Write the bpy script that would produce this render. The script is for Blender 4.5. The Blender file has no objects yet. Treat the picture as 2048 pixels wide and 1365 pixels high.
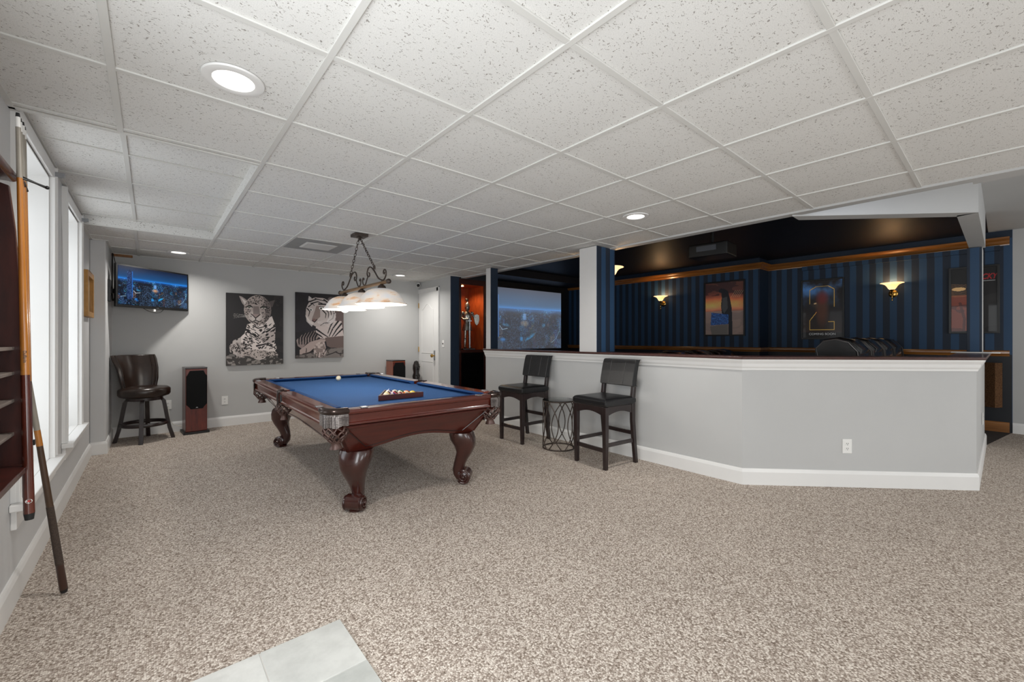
import bpy, math, random
import numpy as np
from mathutils import Vector, Matrix
random.seed(7)
R = math.radians
H = 1.205                      # camera height; heights called zr below are relative to it
CE = 1.028 + H                 # underside of the tile ceiling
sc = bpy.context.scene
col = sc.collection

# ------------------------------------------------------------------ camera, world, exposure
cam = bpy.data.cameras.new('camera'); cam.lens = 842.6/2048*36; cam.sensor_width = 36
cam.shift_y = -4.7/2048; cam.clip_start = 0.05
co = bpy.data.objects.new('camera', cam); col.objects.link(co)
co.location = (0, 0, H); co.rotation_euler = (R(90), 0, R(-40.6)); sc.camera = co
w = bpy.data.worlds.new('world'); sc.world = w; w.use_nodes = True
w.node_tree.nodes['Background'].inputs[0].default_value = (.8, .87, 1, 1)
w.node_tree.nodes['Background'].inputs[1].default_value = 1.0
sc.view_settings.view_transform = 'Standard'; sc.view_settings.look = 'None'
sc.view_settings.exposure = 0.0; sc.view_settings.gamma = 1; sc.view_settings.use_curve_mapping = False
sc.cycles.use_denoising = True
sc.cycles.max_bounces = 10; sc.cycles.diffuse_bounces = 6; sc.cycles.glossy_bounces = 4
sc.cycles.sample_clamp_indirect = 4
def area(name, loc, rot, sx, sy, power, color=(1, 1, 1), shape='RECTANGLE', spread=180):
    l = bpy.data.lights.new(name, 'AREA'); l.shape = shape; l.size = sx
    if shape == 'RECTANGLE': l.size_y = sy
    l.energy = power; l.color = color; l.spread = R(spread)
    o = bpy.data.objects.new(name, l); col.objects.link(o); o.location = loc; o.rotation_euler = rot
    return o
DAY = (.93, .97, 1)
# daylight through the two deep windows of the left wall, and area lights added for an assumed, unbuilt glazed entry door and rear windows
area('daylight_window', (-.74, 3.40, 1.33), (0, R(-90), 0), 1.55, .84, 8, DAY)
area('daylight_window', (-.74, 4.80, 1.33), (0, R(-90), 0), 1.55, .78, 9, DAY)
area('daylight_assumed_door', (-.44, .55, 1.15), (0, R(-90), 0), 1.9, 1.5, 62, DAY)  # assumed door beside the tiled entry, not built: added light at the solid wall
area('daylight_assumed_rear', (1.6, -3.42, 1.2), (R(90), 0, 0), 2.6, 1.9, 62, DAY)  # rear windows are only assumed; both added lights stand before a solid wall
area('daylight_assumed_rear', (5.6, -3.42, 1.25), (R(90), 0, 0), 2.2, 1.8, 45, DAY)
CANS = [(.25, 1.99), (3.09, 2.01), (.25, 6.39), (3.07, 6.37)]
for x, y in CANS:
    area('can_lamp', (x, y, CE-.012), (0, 0, 0), .13, .13, 12.5 if y > 5 else 11, (1, .97, .92), 'DISK', 150)
for x, y in ((.3, -1.6), (3.1, -1.6), (6.0, -1.6)):  # unseen extra lamps added behind the camera, without can fixtures
    area('can_lamp', (x, y, CE-.012), (0, 0, 0), .13, .13, 11, (1, .95, .87), 'DISK', 150)

# ------------------------------------------------------------------ colour and material helpers
def lin(c):
    return tuple(((v/255)/12.92 if v/255 <= .04045 else (((v/255)+.055)/1.055)**2.4) for v in c)
def c4(c): return (*lin(c), 1)
class N:
    def __init__(s, name):
        s.m = bpy.data.materials.new(name); s.m.use_nodes = True
        s.t = s.m.node_tree; s.b = s.t.nodes['Principled BSDF']
    def n(s, kind, **kw):
        x = s.t.nodes.new(kind)
        for k, v in kw.items(): setattr(x, k, v)
        return x
    def l(s, a, b): s.t.links.new(a, b)
    def obj(s, scale=(1, 1, 1), world=False):
        tc = s.n('ShaderNodeTexCoord'); mp = s.n('ShaderNodeMapping'); mp.inputs['Scale'].default_value = scale
        if world:
            g = s.n('ShaderNodeNewGeometry'); s.l(g.outputs['Position'], mp.inputs[0])
        else: s.l(tc.outputs['Object'], mp.inputs[0])
        return mp.outputs[0]
    def ramp(s, fac, stops, interp='LINEAR'):
        r = s.n('ShaderNodeValToRGB'); e = r.color_ramp; e.interpolation = interp
        while len(e.elements) < len(stops): e.elements.new(.5)
        for el, (p, c) in zip(e.elements, stops): el.position = p; el.color = c
        s.l(fac, r.inputs[0]); return r.outputs[0]
    def bump(s, h, strength=.3, dist=.01):
        b = s.n('ShaderNodeBump'); b.inputs['Strength'].default_value = strength; b.inputs['Distance'].default_value = dist
        s.l(h, b.inputs['Height']); s.l(b.outputs[0], s.b.inputs['Normal'])
    def noise(s, vec, scale, detail=3, rough=.5):
        x = s.n('ShaderNodeTexNoise'); x.inputs['Scale'].default_value = scale; x.inputs['Detail'].default_value = detail
        x.inputs['Roughness'].default_value = rough; s.l(vec, x.inputs['Vector']); return x.outputs['Fac']
def mat(name, c, rough=.5, metal=0, var=.06, scale=8, coat=0, spec=.5, bump=0, trans=0, alpha=1, stretch=(1, 1, 1)):
    n = N(name); v = n.obj(stretch); f = n.noise(v, scale)
    a = lin(c)
    lo = tuple(max(0, x*(1-var)) for x in a)+(1,); hi = tuple(min(1, x*(1+var)) for x in a)+(1,)
    n.l(n.ramp(f, [(.3, lo), (.7, hi)]), n.b.inputs['Base Color'])
    n.b.inputs['Roughness'].default_value = rough; n.b.inputs['Metallic'].default_value = metal
    n.b.inputs['Coat Weight'].default_value = coat; n.b.inputs['Coat Roughness'].default_value = .08
    n.b.inputs['Specular IOR Level'].default_value = spec
    n.b.inputs['Transmission Weight'].default_value = trans
    if bump: n.bump(f, bump, .004)
    return n.m
def wood(name, dark, light, scale=3, stretch=(1, 14, 14), rough=.25, coat=.5):
    n = N(name); v = n.obj(stretch); f = n.noise(v, scale, 6, .6)
    n.l(n.ramp(f, [(.25, c4(dark)), (.75, c4(light))]), n.b.inputs['Base Color'])
    n.b.inputs['Roughness'].default_value = rough; n.b.inputs['Coat Weight'].default_value = coat
    n.b.inputs['Coat Roughness'].default_value = .1
    return n.m
def emis(name, c, strength, base=(230, 230, 225)):
    n = N(name); n.b.inputs['Base Color'].default_value = c4(base)
    n.b.inputs['Emission Color'].default_value = c4(c); n.b.inputs['Emission Strength'].default_value = strength
    return n.m
def stripe_mat(name, axis, period=.157, off=0.):
    n = N(name); g = n.n('ShaderNodeNewGeometry'); s = n.n('ShaderNodeSeparateXYZ'); n.l(g.outputs['Position'], s.inputs[0])
    a = n.n('ShaderNodeMath', operation='MULTIPLY_ADD'); a.inputs[1].default_value = 1/period; a.inputs[2].default_value = 20+off
    n.l(s.outputs[axis], a.inputs[0])
    f = n.n('ShaderNodeMath', operation='FRACT'); n.l(a.outputs[0], f.inputs[0])
    n.l(n.ramp(f.outputs[0], [(0, c4((20, 34, 52))), (.5, c4((34, 66, 98)))], 'CONSTANT'), n.b.inputs['Base Color'])
    n.b.inputs['Roughness'].default_value = .6
    return n.m
M = {}
M['wall'] = mat('painted_wall', (183, 183, 182), .75, var=.02, scale=2, spec=.3)
M['white'] = mat('white_trim_paint', (222, 221, 219), .4, var=.02, scale=3)
M['leftwall'] = mat('left_wall_paint', (196, 196, 196), .6, var=.02, scale=2)
M['whitewall'] = mat('pillar_paint', (204, 202, 200), .6, var=.02, scale=2)
M['grid'] = mat('ceiling_grid_metal', (206, 205, 201), .5, var=.01)
M['navy'] = mat('navy_paint', (17, 36, 56), .55, var=.05)
M['navyceil'] = mat('navy_ceiling_paint', (8, 13, 23), .5, var=.05)
M['dark'] = mat('black_plastic', (16, 16, 17), .4)
M['darkgloss'] = mat('black_gloss', (10, 10, 11), .12)
M['oak'] = wood('oak_moulding', (104, 62, 22), (160, 104, 46), 2, (12, 1, 12), .3, .4)
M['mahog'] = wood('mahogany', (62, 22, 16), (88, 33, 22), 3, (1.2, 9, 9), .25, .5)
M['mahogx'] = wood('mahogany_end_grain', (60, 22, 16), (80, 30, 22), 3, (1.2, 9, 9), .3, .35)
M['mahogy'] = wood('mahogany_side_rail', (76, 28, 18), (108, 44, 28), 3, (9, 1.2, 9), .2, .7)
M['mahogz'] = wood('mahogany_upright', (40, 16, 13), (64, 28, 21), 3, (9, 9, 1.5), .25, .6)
M['rack'] = wood('rack_mahogany', (38, 14, 10), (70, 28, 20), 3, (10, 10, 2), .35, .3)
M['cabwood'] = wood('display_cabinet_wood', (110, 42, 16), (170, 78, 32), 3, (12, 12, 2), .4, .2)
M['espresso'] = mat('espresso_wood', (34, 22, 22), .3, var=.2, scale=10, coat=.3)
M['blackleather'] = mat('black_leather', (19, 19, 21), .34, var=.12, scale=60, bump=.15)
M['brownleather'] = mat('dark_brown_leather', (38, 26, 20), .28, var=.25, scale=14, bump=.1)
M['gloss_leather'] = mat('glossy_black_leather', (15, 14, 14), .22, var=.15, scale=14, coat=.4, bump=.1)
M['cloth'] = mat('blue_billiard_cloth', (46, 84, 134), .9, var=.08, scale=90, spec=.2)
M['cushcloth'] = mat('blue_cushion_cloth', (20, 62, 112), .8, var=.06, scale=90, spec=.2)
M['pocketmetal'] = mat('pocket_casting_leather', (58, 46, 42), .2, metal=.5, var=.15)
M['netleather'] = mat('pocket_net_leather', (84, 62, 56), .38, metal=.25, var=.3, scale=30)
M['iron'] = mat('aged_bronze_iron', (74, 64, 58), .45, metal=.6, var=.25, scale=40)
M['brass'] = mat('brass', (190, 150, 80), .25, metal=1, var=.1)
M['goldframe'] = mat('gold_frame_wood', (168, 122, 58), .45, var=.15, scale=20)
M['chrome'] = mat('brushed_steel', (170, 172, 176), .3, metal=1)
M['cream'] = mat('cream_ball', (238, 226, 196), .12, coat=.8)
M['maple'] = wood('maple_cue_wood', (160, 98, 34), (184, 120, 48), 4, (10, 10, 1), .25, .6)
M['cuebrown'] = wood('cue_butt_wood', (60, 22, 14), (96, 40, 26), 4, (12, 12, 1), .2, .8)
M['cuegrey'] = mat('cue_shaft_weathered', (134, 128, 118), .4, var=.15, scale=12)
M['cuedark'] = mat('cue_linen_wrap', (62, 50, 42), .8, var=.35, scale=200)
M['rubber'] = mat('black_rubber', (22, 22, 22), .7)
M['outlet'] = mat('outlet_plastic', (226, 225, 222), .35, var=.01)
M['slot'] = mat('outlet_slot', (40, 40, 40), .6)
M['pewter'] = mat('pewter_armour', (150, 148, 142), .3, metal=.9, var=.35, scale=60)
M['darkstatue'] = mat('dark_carving', (34, 30, 28), .35, var=.4, scale=40)
M['red'] = mat('red_plastic', (196, 40, 38), .4)
M['spkred'] = wood('speaker_cherry', (70, 22, 16), (112, 42, 28), 3, (12, 12, 2), .35, .3)
M['spkorange'] = wood('speaker_side_cherry', (130, 62, 34), (168, 88, 52), 3, (12, 12, 2), .35, .3)
M['grille'] = mat('speaker_grille_cloth', (18, 18, 19), .9, spec=.2)
M['cord'] = mat('black_cord', (20, 18, 17), .5)
M['whitecord'] = mat('white_cord', (216, 212, 202), .5)
M['carpetbox'] = mat('brown_speckled_carpet', (92, 66, 46), .95, var=.6, scale=120, spec=.1)
M['greyrail'] = mat('grey_worn_wood', (112, 102, 96), .45, var=.25, scale=12, stretch=(10, 1, 10))

def carpet():
    n = N('berber_carpet'); v = n.obj((1, 1, 1), True)
    vo = n.n('ShaderNodeTexVoronoi'); vo.inputs['Scale'].default_value = 148; vo.inputs['Randomness'].default_value = .8
    n.l(v, vo.inputs['Vector'])
    s = n.n('ShaderNodeSeparateColor'); n.l(vo.outputs['Color'], s.inputs[0])
    base = n.ramp(s.outputs[0], [(0, c4((144, 130, 119))), (.3, c4((176, 163, 152))), (.65, c4((204, 193, 182))), (1, c4((230, 221, 211)))])
    d = n.ramp(vo.outputs['Distance'], [(.0, (1, 1, 1, 1)), (.5, (.9, .9, .9, 1)), (.85, (.40, .36, .33, 1))])
    mx = n.n('ShaderNodeMix', data_type='RGBA', blend_type='MULTIPLY'); mx.inputs['Factor'].default_value = 1
    n.l(base, mx.inputs['A']); n.l(d, mx.inputs['B'])
    big = n.ramp(n.noise(v, 2.2, 3), [(.3, (.93, .93, .93, 1)), (.7, (1, 1, 1, 1))])
    m2 = n.n('ShaderNodeMix', data_type='RGBA', blend_type='MULTIPLY'); m2.inputs['Factor'].default_value = 1
    n.l(mx.outputs['Result'], m2.inputs['A']); n.l(big, m2.inputs['B'])
    n.l(m2.outputs['Result'], n.b.inputs['Base Color'])
    inv = n.n('ShaderNodeMath', operation='SUBTRACT'); inv.inputs[0].default_value = 1; n.l(vo.outputs['Distance'], inv.inputs[1])
    n.bump(inv.outputs[0], .6, .004)
    n.b.inputs['Roughness'].default_value = .95; n.b.inputs['Specular IOR Level'].default_value = .1
    return n.m
def dark_carpet():
    n = N('theatre_carpet'); g = n.n('ShaderNodeNewGeometry'); s = n.n('ShaderNodeSeparateXYZ'); n.l(g.outputs['Position'], s.inputs[0])
    a = n.n('ShaderNodeMath', operation='MULTIPLY'); a.inputs[1].default_value = 9; n.l(s.outputs[0], a.inputs[0])
    f = n.n('ShaderNodeMath', operation='FRACT'); n.l(a.outputs[0], f.inputs[0])
    n.l(n.ramp(f.outputs[0], [(0, c4((28, 20, 18))), (.7, c4((74, 62, 54)))], 'CONSTANT'), n.b.inputs['Base Color'])
    n.b.inputs['Roughness'].default_value = .95
    return n.m
def ceil_tile():
    n = N('fissured_ceiling_tile')
    nz = n.n('ShaderNodeTexNoise'); nz.inputs['Scale'].default_value = 55; nz.inputs['Detail'].default_value = 1
    v0 = n.obj((1, 1, 1), True); n.l(v0, nz.inputs['Vector'])
    ad = n.n('ShaderNodeMix', data_type='VECTOR'); ad.inputs['Factor'].default_value = .035
    n.l(v0, ad.inputs['A']); n.l(nz.outputs['Color'], ad.inputs['B'])
    mp = n.n('ShaderNodeMapping'); mp.inputs['Scale'].default_value = (.8, 2.0, 1); mp.inputs['Rotation'].default_value = (0, 0, .5)
    n.l(ad.outputs['Result'], mp.inputs[0])
    vo = n.n('ShaderNodeTexVoronoi'); vo.inputs['Scale'].default_value = 85; n.l(mp.outputs[0], vo.inputs['Vector'])
    s = n.n('ShaderNodeSeparateColor'); n.l(vo.outputs['Color'], s.inputs[0])
    r = n.n('ShaderNodeMath', operation='MULTIPLY_ADD'); r.inputs[1].default_value = .45; r.inputs[2].default_value = -.08; n.l(s.outputs[0], r.inputs[0])
    lt = n.n('ShaderNodeMath', operation='LESS_THAN'); n.l(vo.outputs['Distance'], lt.inputs[0]); n.l(r.outputs[0], lt.inputs[1])
    fn = n.ramp(n.noise(v0, 300, 2), [(.35, (.88, .88, .88, 1)), (.6, (1, 1, 1, 1))])
    mx = n.n('ShaderNodeMix', data_type='RGBA'); n.l(lt.outputs[0], mx.inputs['Factor'])
    mx.inputs['A'].default_value = c4((221, 220, 217)); mx.inputs['B'].default_value = c4((156, 152, 147))
    m2 = n.n('ShaderNodeMix', data_type='RGBA', blend_type='MULTIPLY'); m2.inputs['Factor'].default_value = 1
    n.l(mx.outputs['Result'], m2.inputs['A']); n.l(fn, m2.inputs['B'])
    n.l(m2.outputs['Result'], n.b.inputs['Base Color']); n.b.inputs['Roughness'].default_value = .9
    n.b.inputs['Specular IOR Level'].default_value = .15
    return n.m
def stone_tile():
    n = N('glazed_stone_tile'); v = n.obj((1, 1, 1), True)
    g = n.n('ShaderNodeNewGeometry'); s = n.n('ShaderNodeSeparateXYZ'); n.l(g.outputs['Position'], s.inputs[0])
    # each 30 cm tile has its own tone
    cb = n.n('ShaderNodeCombineXYZ')
    for i, off in ((0, 1/.3*-.009+30), (1, -1.845/.3+30)):
        a = n.n('ShaderNodeMath', operation='MULTIPLY_ADD'); a.inputs[1].default_value = 1/.3; a.inputs[2].default_value = off
        f = n.n('ShaderNodeMath', operation='FLOOR'); n.l(s.outputs[i], a.inputs[0]); n.l(a.outputs[0], f.inputs[0]); n.l(f.outputs[0], cb.inputs[i])
    wn = n.n('ShaderNodeTexWhiteNoise'); n.l(cb.outputs[0], wn.inputs['Vector'])
    t = n.ramp(wn.outputs['Value'], [(0, c4((176, 178, 174))), (1, c4((206, 206, 202)))])
    d = n.ramp(n.noise(v, 9, 8, .65), [(.3, (.8, .8, .8, 1)), (.62, (1, 1, 1, 1))])
    mx = n.n('ShaderNodeMix', data_type='RGBA', blend_type='MULTIPLY'); mx.inputs['Factor'].default_value = 1
    n.l(t, mx.inputs['A']); n.l(d, mx.inputs['B']); n.l(mx.outputs['Result'], n.b.inputs['Base Color'])
    n.b.inputs['Roughness'].default_value = .35
    return n.m
def alabaster():
    n = N('alabaster_glass'); v = n.obj((1, 1, 3)); f = n.noise(v, 7, 4, .6)
    c = n.ramp(f, [(.32, c4((226, 190, 150))), (.45, c4((245, 238, 230))), (.7, c4((232, 234, 238)))])
    n.l(c, n.b.inputs['Base Color']); n.b.inputs['Roughness'].default_value = .3
    n.l(c, n.b.inputs['Emission Color']); n.b.inputs['Emission Strength'].default_value = .05
    t = n.n('ShaderNodeBsdfTranslucent'); n.l(c, t.inputs[0]); m = n.n('ShaderNodeMixShader'); m.inputs[0].default_value = .24
    n.l(n.b.outputs[0], m.inputs[1]); n.l(t.outputs[0], m.inputs[2]); n.l(m.outputs[0], n.t.nodes['Material Output'].inputs[0])
    return n.m
def amber_glass():
    n = N('lit_amber_glass'); v = n.obj(); f = n.noise(v, 9, 3)
    c = n.ramp(f, [(.3, c4((255, 190, 110))), (.7, c4((255, 226, 180)))])
    n.l(c, n.b.inputs['Emission Color']); n.b.inputs['Emission Strength'].default_value = 1.5
    n.b.inputs['Base Color'].default_value = c4((240, 200, 150))
    return n.m
def art_mat(name, emission=0, rough=.6, coat=0, base=1.):
    n = N(name); a = n.n('ShaderNodeAttribute'); a.attribute_name = 'Col'
    n.l(a.outputs['Color'], n.b.inputs['Base Color']); n.b.inputs['Roughness'].default_value = rough
    if emission:
        n.l(a.outputs['Color'], n.b.inputs['Emission Color']); n.b.inputs['Emission Strength'].default_value = emission
    n.b.inputs['Coat Weight'].default_value = coat; n.b.inputs['Coat Roughness'].default_value = .03
    return n.m
def clear_glass():
    n = N('clear_glass'); n.t.nodes.remove(n.b)
    t = n.n('ShaderNodeBsdfTransparent'); g = n.n('ShaderNodeBsdfGlossy'); g.inputs['Roughness'].default_value = .02
    t.inputs[0].default_value = (.93, .97, .96, 1)
    f = n.n('ShaderNodeFresnel'); f.inputs[0].default_value = 1.5; m = n.n('ShaderNodeMixShader')
    n.l(f.outputs[0], m.inputs[0]); n.l(t.outputs[0], m.inputs[1]); n.l(g.outputs[0], m.inputs[2])
    n.l(m.outputs[0], n.t.nodes['Material Output'].inputs[0]); return n.m
def leather_weave():
    n = N('embossed_pocket_leather'); v = n.obj((1, 1, 1))
    vo = n.n('ShaderNodeTexVoronoi'); vo.inputs['Scale'].default_value = 105; vo.inputs['Randomness'].default_value = .1; n.l(v, vo.inputs['Vector'])
    n.l(n.ramp(vo.outputs['Distance'], [(.1, c4((176, 168, 164))), (.6, c4((58, 50, 48)))]), n.b.inputs['Base Color'])
    n.bump(vo.outputs['Distance'], .8, .003); n.b.inputs['Roughness'].default_value = .3; n.b.inputs['Metallic'].default_value = .4
    return n.m
M['carpet'] = carpet(); M['dcarpet'] = dark_carpet(); M['tile'] = ceil_tile(); M['stone'] = stone_tile()
M['alab'] = alabaster(); M['amber'] = amber_glass(); M['glass'] = clear_glass(); M['weave'] = leather_weave()
M['stripey'] = stripe_mat('striped_wallpaper', 1); M['stripex'] = stripe_mat('striped_wallpaper_side', 0, .157, .27)
M['bulb'] = emis('frosted_bulb', (255, 240, 215), 2.2); M['canlens'] = emis('can_light_lens', (255, 250, 240), 3.0)
M['blueglow'] = emis('blue_rope_light', (30, 90, 255), 6)
M['grout'] = mat('grout', (196, 194, 190), .8)

# ------------------------------------------------------------------ geometry helpers
class MB:
    def __init__(s): s.v = []; s.f = []; s.mi = []; s.cur = 0
    def add(s, vs, fs, m=None):
        o = len(s.v); s.v += [tuple(v) for v in vs]; s.f += [tuple(i+o for i in f) for f in fs]
        s.mi += [s.cur if m is None else m]*len(fs); return s
    def box(s, x0, x1, y0, y1, z0, z1):
        vs = [(x, y, z) for z in (z0, z1) for y in (y0, y1) for x in (x0, x1)]
        return s.add(vs, [(0, 2, 3, 1), (4, 5, 7, 6), (0, 1, 5, 4), (2, 6, 7, 3), (0, 4, 6, 2), (1, 3, 7, 5)])
    def obox(s, c, ax, ay, az, hx, hy, hz):
        c = Vector(c); ax, ay, az = Vector(ax).normalized(), Vector(ay).normalized(), Vector(az).normalized()
        vs = [c+ax*hx*i+ay*hy*j+az*hz*k for k in (-1, 1) for j in (-1, 1) for i in (-1, 1)]
        return s.add(vs, [(0, 2, 3, 1), (4, 5, 7, 6), (0, 1, 5, 4), (2, 6, 7, 3), (0, 4, 6, 2), (1, 3, 7, 5)])
    def prism(s, poly, axis, a0, a1):
        """poly = 2-D outline (ccw or cw), extruded along axis 0/1/2 from a0 to a1"""
        def p(q, a):
            return (a, q[0], q[1]) if axis == 0 else (q[0], a, q[1]) if axis == 1 else (q[0], q[1], a)
        n = len(poly); vs = [p(q, a0) for q in poly]+[p(q, a1) for q in poly]
        fs = [tuple(range(n))[::-1], tuple(range(n, 2*n))]+[(i, (i+1) % n, n+(i+1) % n, n+i) for i in range(n)]
        return s.add(vs, fs)
    def sweep(s, poly, path, closed=False, up=(0, 0, 1)):
        """poly (outward, up) swept along a horizontal path with mitred corners"""
        P = [Vector(p) for p in path]; n = len(P); m = len(poly); rings = []
        for i, p in enumerate(P):
            a = P[i]-P[i-1] if (i > 0 or closed) else None
            b = P[(i+1) % n]-P[i] if (i < n-1 or closed) else None
            a = (a or b).normalized(); b = (b or a).normalized()
            na = Vector((a.y, -a.x, 0)); nb = Vector((b.y, -b.x, 0)); nn = (na+nb); nn.normalize()
            k = 1/max(.3, nn.dot(na))
            rings.append([p+nn*k*q[0]+Vector((0, 0, q[1])) for q in poly])
        vs = [v for r in rings for v in r]; fs = []
        for i in range(n if closed else n-1):
            for j in range(m):
                a, b = i*m+j, i*m+(j+1) % m; c, d = ((i+1) % n)*m+(j+1) % m, ((i+1) % n)*m+j
                fs.append((a, b, c, d))
        if not closed: fs += [tuple(range(m)), tuple(range((n-1)*m, n*m))[::-1]]
        return s.add(vs, fs)
    def tube(s, pts, r, n=8, closed=False, sq=(1, 1)):
        P = [Vector(p) for p in pts]; k = len(P); rr = r if isinstance(r, (list, tuple)) else [r]*k
        T = []
        for i in range(k):
            a = P[(i+1) % k] if (closed or i < k-1) else P[i]; b = P[i-1] if (closed or i > 0) else P[i]
            T.append((a-b).normalized())
        u = T[0].orthogonal().normalized() if abs(T[0].z) > .9 else T[0].cross(Vector((0, 0, 1))).normalized()
        vs = []
        for i in range(k):
            u = (u-T[i]*u.dot(T[i])).normalized(); w2 = T[i].cross(u)
            for j in range(n):
                a = 2*math.pi*j/n; vs.append(P[i]+u*math.cos(a)*rr[i]*sq[0]+w2*math.sin(a)*rr[i]*sq[1])
        fs = [(i*n+j, i*n+(j+1) % n, ((i+1) % k)*n+(j+1) % n, ((i+1) % k)*n+j) for i in range(k if closed else k-1) for j in range(n)]
        if not closed: fs += [tuple(range(n))[::-1], tuple(range((k-1)*n, k*n))]
        return s.add(vs, fs)
    def cyl(s, a, b, r0, r1=None, n=20): return s.tube([a, b], [r0, r0 if r1 is None else r1], n)
    def lathe(s, prof, c=(0, 0, 0), n=32, sx=1, sy=1, cap=True):
        cx, cy, cz = c; vs = []; m = len(prof)
        for r, z in prof:
            for j in range(n):
                a = 2*math.pi*j/n; vs.append((cx+r*math.cos(a)*sx, cy+r*math.sin(a)*sy, cz+z))
        fs = [(i*n+j, i*n+(j+1) % n, (i+1)*n+(j+1) % n, (i+1)*n+j) for i in range(m-1) for j in range(n)]
        if cap and prof[0][0] > 1e-5: fs.append(tuple(range(n))[::-1])
        if cap and prof[-1][0] > 1e-5: fs.append(tuple(range((m-1)*n, m*n)))
        return s.add(vs, fs)
    def ball(s, c, rx, ry=None, rz=None, n=18, m=10):
        ry = rx if ry is None else ry; rz = rx if rz is None else rz
        prof = [(max(1e-4, math.sin(math.pi*i/m)), -math.cos(math.pi*i/m)) for i in range(m+1)]
        vs = []; 
        for r, z in prof:
            for j in range(n):
                a = 2*math.pi*j/n; vs.append((c[0]+r*math.cos(a)*rx, c[1]+r*math.sin(a)*ry, c[2]+z*rz))
        return s.add(vs, [(i*n+j, i*n+(j+1) % n, (i+1)*n+(j+1) % n, (i+1)*n+j) for i in range(m) for j in range(n)])
    def loft(s, rings, cap=True):
        n = len(rings[0]); vs = [v for r in rings for v in r]
        fs = [(i*n+j, i*n+(j+1) % n, (i+1)*n+(j+1) % n, (i+1)*n+j) for i in range(len(rings)-1) for j in range(n)]
        if cap: fs += [tuple(range(n))[::-1], tuple(range(len(vs)-n, len(vs)))]
        return s.add(vs, fs)
def put(name, mb, m, parent=None, smooth=None, bevel=0, loc=None, rot=None):
    me = bpy.data.meshes.new(name); me.from_pydata(mb.v, [], mb.f)
    ms = m if isinstance(m, list) else [m]
    for x in ms: me.materials.append(x)
    if len(ms) > 1: me.polygons.foreach_set('material_index', mb.mi)
    import bmesh
    b = bmesh.new(); b.from_mesh(me); bmesh.ops.remove_doubles(b, verts=b.verts, dist=1e-6)
    bmesh.ops.recalc_face_normals(b, faces=b.faces); b.to_mesh(me); b.free()
    if smooth is not None:
        me.polygons.foreach_set('use_smooth', [True]*len(me.polygons)); me.set_sharp_from_angle(angle=R(smooth))
    o = bpy.data.objects.new(name, me); col.objects.link(o)
    if parent: o.parent = parent
    if loc: o.location = loc
    if rot is not None: o.rotation_euler = (0, 0, rot)
    if bevel:
        q = o.modifiers.new('bevel', 'BEVEL'); q.width = bevel; q.segments = 2; q.limit_method = 'ANGLE'; q.angle_limit = R(35)
        q.harden_normals = False
    return o
def tag(o, label, cat, group=None):
    o['label'] = label; o['category'] = cat
    if group: o['group'] = group
    return o
def thing(name, label, cat, loc=(0, 0, 0), rotz=0, group=None):
    o = bpy.data.objects.new(name, None); col.objects.link(o); o.location = loc; o.rotation_euler = (0, 0, rotz)
    o.empty_display_size = .1
    return tag(o, label, cat, group)
def struct(name, mb=None, m=None, smooth=None, bevel=0):
    if mb is None:
        o = bpy.data.objects.new(name, None); col.objects.link(o)
    else: o = put(name, mb, m, None, smooth, bevel)
    o['kind'] = 'structure'; return o
def dup(root, loc, rotz=None, label=None):
    r = root.copy(); col.objects.link(r); r.location = loc
    if rotz is not None: r.rotation_euler = (0, 0, rotz)
    if label: r['label'] = label
    for ch in list(root.children):
        c = ch.copy(); col.objects.link(c); c.parent = r
        for g in list(ch.children):
            d = g.copy(); col.objects.link(d); d.parent = c
    return r
def text(name, body, size, m, parent, mtx, depth=.0006, shear=0, bold=0):
    cu = bpy.data.curves.new(name, 'FONT'); cu.body = body; cu.size = size; cu.extrude = depth; cu.align_x = 'CENTER'; cu.align_y = 'CENTER'
    cu.shear = shear; cu.offset = bold
    t = bpy.data.objects.new(name, cu); col.objects.link(t)
    dg = bpy.context.evaluated_depsgraph_get(); me = bpy.data.meshes.new_from_object(t.evaluated_get(dg))
    bpy.data.objects.remove(t); me.materials.clear(); me.materials.append(m)
    o = bpy.data.objects.new(name, me); col.objects.link(o); o.parent = parent; o.matrix_local = mtx
    return o
def frame_mtx(c, x, y):
    x = Vector(x).normalized(); y = Vector(y).normalized(); z = x.cross(y)
    return Matrix(((x.x, y.x, z.x, c[0]), (x.y, y.y, z.y, c[1]), (x.z, y.z, z.z, c[2]), (0, 0, 0, 1)))

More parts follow.
